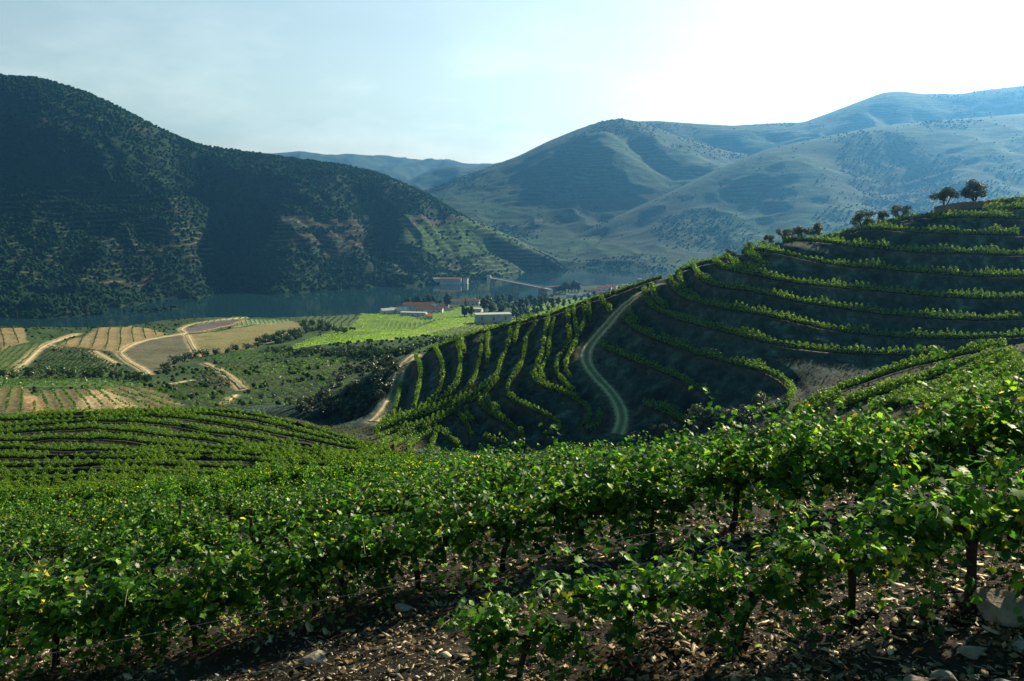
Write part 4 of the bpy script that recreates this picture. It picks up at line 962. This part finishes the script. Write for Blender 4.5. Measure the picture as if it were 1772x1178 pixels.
# ------------------------------------------------------------------ buildings
M_white = simple('limewashed_wall', (.50,.49,.45), .9, .12, .3); M_grey = simple('pale_render', (.33,.35,.34), .9, .2, .25)
M_roof = simple('terracotta_tiles', (.33,.12,.07), .9, .35, 1.2); M_roofd = simple('old_brown_tiles', (.16,.085,.06), .9, .35, 1.2)
M_glass = simple('dark_window', (.03,.035,.04), .3, .2, 2, .5); M_stone = simple('dry_schist_stone', (.14,.115,.09), .95, .5, 2.5, .1, .8)
M_steel = simple('bridge_steel', (.26,.25,.26), .7, .2, .5); M_pier = simple('granite_pier', (.22,.20,.19), .9, .3, .3); M_sheet = simple('pale_sheet_roof', (.36,.36,.36), .6, .1, .4)
def house(loc, rz, w_, d_, h_, label, roof=M_roof, wall=M_white, rh=None, nwin=4, storeys=1, flat=False, name='house', group=None, cat='house', door=True):
    root = empty(name, loc, rz); tag(root, label, cat, group); mb = MB(); mb.box(-w_/2, w_/2, -d_/2, d_/2, -9, h_)
    rh = rh or d_*.24
    if not flat:
        for s in (-1, 1): mb.add([(s*w_/2,-d_/2,h_),(s*w_/2,d_/2,h_),(s*w_/2,0,h_+rh-.15)], [(0,1,2) if s > 0 else (0,2,1)])
    mb.build('wall', wall, root)
    r_ = MB(); ov = .5
    if flat: r_.box(-w_/2-.3, w_/2+.3, -d_/2-.3, d_/2+.3, h_+.01, h_+.35)
    else:
        for s in (-1, 1):
            ye = s*(d_/2+ov); ze = h_-ov*rh/(d_/2)
            r_.add([(-w_/2-ov,ye,ze),(w_/2+ov,ye,ze),(w_/2+ov,0,h_+rh),(-w_/2-ov,0,h_+rh),(-w_/2-ov,ye,ze+.3),(w_/2+ov,ye,ze+.3),(w_/2+ov,0,h_+rh+.3),(-w_/2-ov,0,h_+rh+.3)],
                   [(0,1,2,3),(4,7,6,5),(0,4,5,1),(0,3,7,4),(1,5,6,2)])
    ro = r_.build('roof', roof, root)
    if not flat and w_ < 40: c_ = MB(); c_.box(w_*.2, w_*.2+.9, .4, 1.3, h_+rh*.4, h_+rh+1.2); c_.build('chimney', wall, ro)
    for st in range(storeys):
        for i in range(nwin):
            x = -w_/2+(i+.5)*w_/nwin; z0 = (h_/storeys)*st+h_/storeys*.35; zz = h_/storeys*.38
            if door and st == 0 and i == nwin//2:
                m_ = MB(); m_.box(x-.7, x+.7, -d_/2-.06, -d_/2+.1, .02, 2.3); m_.build('door', M_roofd, root); continue
            m_ = MB(); m_.box(x-.6, x+.6, -d_/2-.05, -d_/2+.1, z0, z0+zz); m_.build('window', M_glass, root)
    return root
def vl(px, py, y0=700, y1=1800): P = cast(px, py, y0, y1); return (P[0], P[1], float(zat(P[0], P[1])))
# long white hall on the far bank
P = m_pt(mtL, 781, 490.5); P[2] = -190
house((P[0], P[1]-22, -194), R(-4), 46, 12, 6.2, 'long two-storey white building with red roof on the far river bank', nwin=14, storeys=2, wall=M_grey, name='riverside_hall', cat='building')
house((P[0]-32, P[1]-14, -193), R(6), 13, 8, 5, 'blue-white house at the left end of the long riverside building', roof=M_sheet, nwin=4, storeys=2)
house((P[0]+32, P[1]-14, -191), R(-10), 10, 7, 3.2, 'small pale hut at the right end of the long riverside building', roof=M_roofd, nwin=3)
# farm below
g = 'farm buildings by the river'
house(vl(737,536,900,1500), R(-6), 66, 17, 7, 'long farm barn with a dull red tiled roof', roof=M_roofd, nwin=8, name='farm_barn', cat='barn', group=g)
house(vl(742,541,900,1500), R(-4), 34, 10, 5, 'lower red-roofed wing in front of the long farm barn', roof=M_roofd, nwin=5, name='farm_barn', cat='barn', group=g)
house(vl(672,544,900,1500), R(28), 18, 9, 5.5, 'white gabled farm shed, leftmost of the farm', roof=M_sheet, nwin=3, name='farm_shed', cat='shed', group=g)
house(vl(684,541,900,1500), R(-35), 20, 9, 6, 'white farm shed set crosswise next to the leftmost one', roof=M_sheet, nwin=3, name='farm_shed', cat='shed', group=g)
house(vl(696,543,900,1500), R(-38), 17, 9, 5, 'white farm shed in front of the dark-roofed house', roof=M_sheet, nwin=3, name='farm_shed', cat='shed', group=g)
house(vl(701,537,900,1500), R(-12), 24, 12, 8, 'dark-roofed farmhouse between the white sheds and the barn', roof=simple('slate_roof', (.03,.03,.035), .8), nwin=4, storeys=2, group=g)
house(vl(716,547,900,1500), R(-10), 30, 8, 4.5, 'low cream building with a pale flat roof in front of the farm', roof=M_sheet, nwin=5, flat=True, name='farm_shed', cat='shed', group=g)
house(vl(755,535,900,1500), R(-40), 12, 8, 6, 'small white house at the right end of the barn', roof=M_sheet, nwin=2, storeys=2, group=g)
house(vl(742,552,900,1400), R(20), 7, 6, 4, 'tiny cream hut at the edge of the green field below the farm', roof=M_roof, nwin=2, name='hut', cat='hut')
house(vl(826,540,800,1500), R(-8), 12, 9, 4.5, 'small white shed with a bright flat roof beside the dark trees', roof=M_sheet, nwin=2, flat=True, name='farm_shed', cat='shed')
house(vl(816,527,1000,1600), R(-15), 26, 10, 6, 'white house with a red roof half hidden behind the dark trees', nwin=4)
house(vl(795,526,1000,1600), R(5), 26, 10, 5, 'low red-roofed house behind the huge tree', roof=M_roofd, nwin=4)
# the long white winery wall building
root = house(vl(853,557,640,1150), R(10), 32, 12, 7.5, 'long pale flat-roofed white building standing alone above the vines', roof=M_grey, wall=M_grey, nwin=3, flat=True, name='winery', cat='building', door=False)
# village by the bridge
vg = 'village houses by the river'
VIL = [(1046,503,26,10,7,M_roof,-12,'tall red-roofed house in the middle of the village'),(1032,505,16,9,5,M_roofd,5,'brown-roofed house at the left of the village'),(1058,500,20,10,6,M_roof,-20,'red-roofed house right of the tall one in the village'),
  (1070,499,22,9,5,M_roof,-8,'low orange-roofed house towards the right of the village'),(1082,497,18,9,4.5,M_sheet,-14,'pale-roofed house at the right end of the village'),(1026,509,20,9,4,M_roofd,-25,'low brown-roofed shed on the village edge nearest the bridge'),
  (1012,512,18,8,4,M_sheet,-18,'long pale shed below the village'),(994,514,26,9,3.5,M_sheet,-16,'flat pale shed on the bare yard by the poplars'),(1040,512,24,9,4,M_roofd,-12,'grey-brown roofed house on the near side of the village'),
  (920,524,10,7,4,M_roofd,10,'small brown hut beside the bridge pier')]
for px, py, w_, d_, h_, rf, rz, lab in VIL: house(vl(px, py, 1100, 1880), R(rz), w_, d_, h_, lab, roof=rf, nwin=3, storeys=2 if h_ > 5.5 else 1, group=vg)
# white hamlets on the far mountains
for px, py, lab in ((930,387,'tiny white house on a spur of the far mountain'),): 
    P = m_pt(mt1, px, py); house((P[0], P[1], P[2]), 0, 26, 14, 8, lab, nwin=3)
# bridge
A_ = pt(851, 480, 1850); B_ = pt(938, 497.5, 1660); d_ = B_-A_; Lb = math.hypot(d_[0], d_[1]); br = empty('river_bridge', (A_[0], A_[1], -180), math.atan2(d_[1], d_[0]))
tag(br, 'steel truss road bridge on stone piers crossing the river', 'bridge')
mb = MB(); mb.box(-10, Lb+34, -3.4, 3.4, 0, .7); mb.build('deck', M_steel, br)
for sgn in (-1, 1):
    tr_ = MB(); y = sgn*3.7; tr_.box(-6, Lb+10, y-.25, y+.25, 2.6, 3.1); tr_.box(-6, Lb+10, y-.25, y+.25, -1.6, -1.0); n_ = 34; st = (Lb+16)/n_
    for i in range(n_): x = -6+i*st; tr_.tube([(x,y,-1.3),(x+st/2,y,2.8),(x+st,y,-1.3)], .22, 4)
    tr_.build('truss', M_steel, br)
for f_ in (.02, .52, .98):
    p_ = MB(); x = Lb*f_; p_.add([(x-3.4,-5.5,-30),(x+3.4,-5.5,-30),(x+3.4,5.5,-30),(x-3.4,5.5,-30),(x-2.2,-4.2,-1.7),(x+2.2,-4.2,-1.7),(x+2.2,4.2,-1.7),(x-2.2,4.2,-1.7)], [(0,3,2,1),(4,5,6,7),(0,1,5,4),(1,2,6,5),(2,3,7,6),(3,0,4,7)]); p_.build('pier', M_pier, br)
house((A_[0]-6, A_[1]+6, -181), R(-20), 8, 6, 5, 'small white toll house at the far end of the bridge', roof=M_sheet, nwin=2)
A2 = pt(938, 499, 1652); B2 = pt(990, 492, 1720); d2 = B2-A2; L2 = math.hypot(d2[0], d2[1]); ap = empty('approach_viaduct', (A2[0], A2[1], -180), math.atan2(d2[1], d2[0])); tag(ap, 'dark low viaduct leading from the bridge towards the poplars', 'viaduct')
mb = MB(); mb.box(0, L2, -3, 3, 0, 1.4); mb.build('deck', M_roofd, ap)
for f_ in (.12, .4, .7): mb = MB(); mb.box(L2*f_-1.5, L2*f_+1.5, -2.6, 2.6, -28, -.02); mb.build('pier', M_pier, ap)
# boat
P = pt(1108, 485, 1.0); e_ = P[2]; Yb = -199.2/e_; bt = empty('river_boat', (P[0]*Yb, Yb, -199.6), R(10)); tag(bt, 'small white boat with a dark hull on the river above the vine ridge', 'boat')
mb = MB(); hl = [(-9,0),(-7,2.2),(5,2.2),(10,0),(5,-2.2),(-7,-2.2)]; mb.add([(x*.85,y*.8,-.4) for x,y in hl]+[(x,y,1.6) for x,y in hl], [tuple(range(6))[::-1], tuple(range(6,12))]+[(i,(i+1)%6,6+(i+1)%6,6+i) for i in range(6)]); mb.build('hull', simple('dark_hull', (.03,.04,.06), .5), bt)
mb = MB(); mb.box(-5,3,-1.5,1.5,1.61,4.2); mb.build('cabin', M_white, bt); mb = MB(); mb.box(-5.4,3.6,-1.8,1.8,4.21,4.5); mb.build('roof', M_white, bt)
# power poles at the valley edge
for px, py, h_ in ((32,567,11),(152,566,12)):
    P = on(px, py, 500, 950); mb = MB(); mb.tube([(0,0,-.5),(0,0,h_*1.6)], .35, 6); root = empty('utility_pole', P); mb.build('pole', M_post, root); mb = MB(); mb.box(-1.8,1.8,-.12,.12,h_*1.45,h_*1.45+.3); mb.build('crossarm', M_post, root)
    tag(root, 'pale utility pole standing at the river edge, %s of the two at left' % ('left' if px < 100 else 'right'), 'pole', 'utility poles')
# ------------------------------------------------------------------ dry stone wall on the ridge
def wall(Lp, h_, th, label, y0, y1, name='stone_wall'):
    P = []
    for a, b in Lp:
        u, e = ue(a, b); vs = np.arange(math.log(y0), math.log(y1), .002); ee = bil(ZG/YG, UG, VG, np.full(vs.shape, float(u)), vs); i = int(np.argmax(ee)); Y = math.exp(vs[i])-.5; P.append((float(u)*Y, Y, float(zat(float(u)*Y, Y))))
    P = resample(P, .5); T = np.gradient(P, axis=0); T[:, 2] = 0; T /= np.linalg.norm(T, axis=1)[:, None]; Nn = np.stack([-T[:, 1], T[:, 0], 0*T[:, 0]], 1); rg = np.random.default_rng(3)
    lv = np.linspace(-.6, h_, 6); V = []
    for s in (-1, 1):
        for z_ in lv: V.append(P+Nn*s*(th/2-z_*.05)+rg.normal(0, .035, P.shape)+np.array([0,0,1])*z_+(rg.normal(0,.12,(len(P),1))*np.array([0,0,1]) if z_ == h_ else 0))
    V = np.stack(V, 1); m_ = len(P); k = V.shape[1]; ix = np.arange(m_*k).reshape(m_, k); Fq = []
    for c in range(5): Fq.append(np.stack([ix[:-1,c],ix[1:,c],ix[1:,c+1],ix[:-1,c+1]],-1)); Fq.append(np.stack([ix[:-1,6+c],ix[:-1,7+c],ix[1:,7+c],ix[1:,6+c]],-1))
    Fq.append(np.stack([ix[:-1,5],ix[1:,5],ix[1:,11],ix[:-1,11]],-1)); Fq.append(np.array([[ix[e0,c],ix[e0,c+1],ix[e0,7+c],ix[e0,6+c]] for e0 in (0,-1) for c in range(5)]))
    tag(mesh_np(name, V.reshape(-1,3), np.concatenate(Fq), M_stone), label, 'wall')
wall([(1617,366),(1640,362),(1662,358)], 1.7, .8, 'grey dry stone terrace wall below the twin-crowned olive', 180, 250)
wall([(1664,357),(1700,354),(1735,352),(1772,351)], 1.6, .8, 'longer dry stone wall below the highest olive, running off right', 180, 250)
wall([(1576,374),(1596,371),(1615,368)], .8, 1.2, 'low tumbled rubble wall left of the stone terrace walls', 180, 250)
# ------------------------------------------------------------------ stony litter between the foreground rows
M_shard = leaf_mat('schist_shards_and_litter', [(0, (.04,.028,.018)), (.4, (.15,.105,.062)), (.8, (.34,.25,.15)), (1, (.62,.50,.33))], (.3,.3,.3), .12, .03)
rg = np.random.default_rng(12); n_ = 60000; Yn = 4.5+rg.random(n_)**1.5*20; un = rg.uniform(-.72, .74, n_); Xn = un*Yn
k = vnoise(Xn*1.3, Yn*1.3, 6) > rg.uniform(.1, .65, n_); Xn, Yn = Xn[k], Yn[k]; n_ = len(Xn); S = .016+.075*rg.random(n_)**5
P = np.stack([Xn, Yn, zat(Xn, Yn)+.01+S*.12], 1); a = rg.uniform(0, 6.28, n_); tilt = rg.normal(0, .32, (n_, 2)); up = np.stack([tilt[:, 0], tilt[:, 1], np.ones(n_)], 1); up /= np.linalg.norm(up, axis=1)[:, None]
d = np.stack([np.cos(a), np.sin(a), 0*a], 1); d -= (d*up).sum(1)[:, None]*up; d /= np.linalg.norm(d, axis=1)[:, None]; b = np.cross(up, d); lx = S*rg.uniform(1.2,2.8,n_); ly = S*rg.uniform(.35,.9,n_); tz = S*rg.uniform(.06,.16,n_)
cr_ = [(-1,-.6),(.3,-1),(1,-.2),(.7,.8),(-.5,1)]; V = []
for z_ in (0, 1):
    for cx, cy in cr_: V.append(P+d*(lx*cx*.5)[:, None]+b*(ly*cy*.5)[:, None]+up*(tz*(z_-.4))[:, None])
V = np.stack(V, 1).reshape(-1, 3); bs = (np.arange(n_)*10)[:, None]
F5 = bs+np.array([5,6,7,8,9])[None]; F4 = np.concatenate([bs+np.array([i,(i+1)%5,5+(i+1)%5,5+i])[None] for i in range(5)])
tag(mesh_np('stone_shards', V, [F5, F4], M_shard), kind='stuff')
M_lit = leaf_mat('dry_leaf_litter', [(0, (.05,.03,.016)), (.5, (.13,.08,.04)), (1, (.34,.24,.12))], (.8,.7,.5), .2, .02)
n2_ = 42000; Yl = 4.5+rg.random(n2_)**1.4*22; ul = rg.uniform(-.72, .74, n2_); Xl = ul*Yl; k = vnoise(Xl*.9+7, Yl*1.1, 16) > rg.uniform(.2, .85, n2_); Xl, Yl = Xl[k], Yl[k]
V2, F2 = quads(np.stack([Xl, Yl, zat(Xl, Yl)+rg.uniform(.005, .04, len(Xl))], 1), rg.normal(0, .55, (len(Xl), 3))+np.array([0, 0, 1]), rg.uniform(.03, .085, len(Xl)), rg)
tag(mesh_np('leaf_litter', V2, F2, M_lit), kind='stuff')
M_rock = simple('schist_rock', (.26,.21,.16), .9, .45, 5, .15, .8)
def rock(px, py, Yd, s, label, seed, fl=.6):
    bm = bmesh.new(); bmesh.ops.create_icosphere(bm, subdivisions=3, radius=1); r2 = random.Random(seed); ax = [Vector((r2.gauss(0,1), r2.gauss(0,1), r2.gauss(0,1))).normalized() for _ in range(9)]; dd = [r2.uniform(.45,.85) for _ in ax]
    for v in bm.verts:
        for a_, q in zip(ax, dd):
            t_ = v.co.dot(a_)
            if t_ > q: v.co -= a_*(t_-q)
        v.co.x *= 1.25; v.co.z *= fl; v.co *= s
    me = bpy.data.meshes.new('rock'); bm.to_mesh(me); bm.free(); me.materials.append(M_rock); o = bpy.data.objects.new('rock', me); COL.objects.link(o); p = pt(px, py, Yd); o.location = (p[0], Yd, float(zat(p[0], Yd))+s*fl*.3); o.rotation_euler = (.2, .1, r2.uniform(0,6)); tag(o, label, 'rock', 'rocks in the foreground')
for i, a in enumerate([(1735,1065,7.6,.26,'largest brown rock, at the lower right edge'),(1600,1150,6.4,.12,'pale angular rock at the bottom right'),(1640,1148,6.5,.10,'flat pale rock just right of the pale angular one'),(1688,1105,6.9,.11,'pale split rock left of the largest brown rock'),
    (1765,1110,6.8,.10,'small rock below the largest brown rock at the edge'),(940,995,11.3,.16,'cream rock on the sunny strip near the picture centre'),(545,1110,9.3,.15,'cream boulder on the sunlit ground lower left of centre'),(700,1035,10.5,.11,'small pale rock on the lit strip left of centre'),
    (1415,895,11.6,.15,'pale slab on the lit strip under the right vines'),(1750,1160,6.1,.14,'shadowed rock in the bottom right corner'),(420,1150,8.4,.12,'pale stone at the bottom edge, lower left')]): rock(*a, seed=i+5)

# ------------------------------------------------------------------ weeds, dry grass and loose stone on the terrace banks
M_weed = leaf_mat('bank_weeds', [(0, (.015,.03,.014)), (.5, (.04,.065,.025)), (.9, (.09,.10,.045)), (1, (.20,.17,.10))], (1,1,.7), .25, .0)
rg = np.random.default_rng(77); n_ = 170000; Yn = np.exp(rg.uniform(math.log(62), math.log(300), n_)); un = rg.uniform(-.62, .66, n_); Xn = un*Yn
k = vnoise(Xn/3.5, Yn/3.5, 6)*.6+vnoise(Xn/14, Yn/14, 8)*.4 > rg.uniform(.25, .7, n_); k &= ~((Yn < 118) & (rg.random(n_) < .6)); Xn, Yn = Xn[k], Yn[k]
kd = kdtree.KDTree(len(TRK1)+len(TRK2)); [kd.insert((p[0], p[1], 0), i) for i, p in enumerate(np.vstack([TRK1, TRK2]))]; kd.balance()
far_ = np.array([kd.find((a, b, 0))[2] > 2.4 for a, b in zip(Xn, Yn)]); Xn, Yn = Xn[far_], Yn[far_]; S = .14+.4*rg.random(len(Xn))**2
V, Fc = quads(np.stack([Xn, Yn, zat(Xn, Yn)+S*.22], 1), rg.normal(0, .5, (len(Xn), 3))+np.array([0, -.4, .5]), S, rg)
tag(mesh_np('bank_weeds', V, Fc, M_weed), kind='stuff')
# weeds and scrub dotted over the open ground of the valley
n_ = 8000; Yn = np.exp(rg.uniform(math.log(300), math.log(1300), n_)); un = rg.uniform(-.62, .14, n_); Xn = un*Yn; cc = CG[np.clip(np.searchsorted(VG, np.log(Yn)), 0, len(VG)-1), np.clip(np.searchsorted(UG, un), 0, len(UG)-1)]
k = (cc.sum(1) < .14) & (vnoise(Xn/22, Yn/22, 5) > rg.uniform(.2, .8, n_)); Xn, Yn = Xn[k], Yn[k]; S = rg.uniform(.8, 2.4, len(Xn))
V, Fc = blob_mass(np.stack([Xn, Yn, zat(Xn, Yn)+S*.25], 1), S*.6, rg); tag(mesh_np('valley_scrub', V, Fc, leaf_mat('valley_scrub_leaf', [(0, (.014,.03,.010)), (.7, (.03,.055,.016)), (1, (.06,.08,.03))], (1,1,.7), .2, 0)), kind='stuff')
# ------------------------------------------------------------------ haze
hz, t = new_mat('valley_haze'); vol = N(t, 'ShaderNodeVolumePrincipled'); vol.inputs['Color'].default_value = (.15, .48, 1.0, 1); vol.inputs['Density'].default_value = 0.66e-4
vol.inputs['Anisotropy'].default_value = .66
o_ = N(t, 'ShaderNodeOutputMaterial'); t.links.new(vol.outputs[0], o_.inputs['Volume'])
b_ = MB(); b_.box(-9500, 9500, -300, 12800, -760, 820); tag(b_.build('haze', hz), kind='stuff')
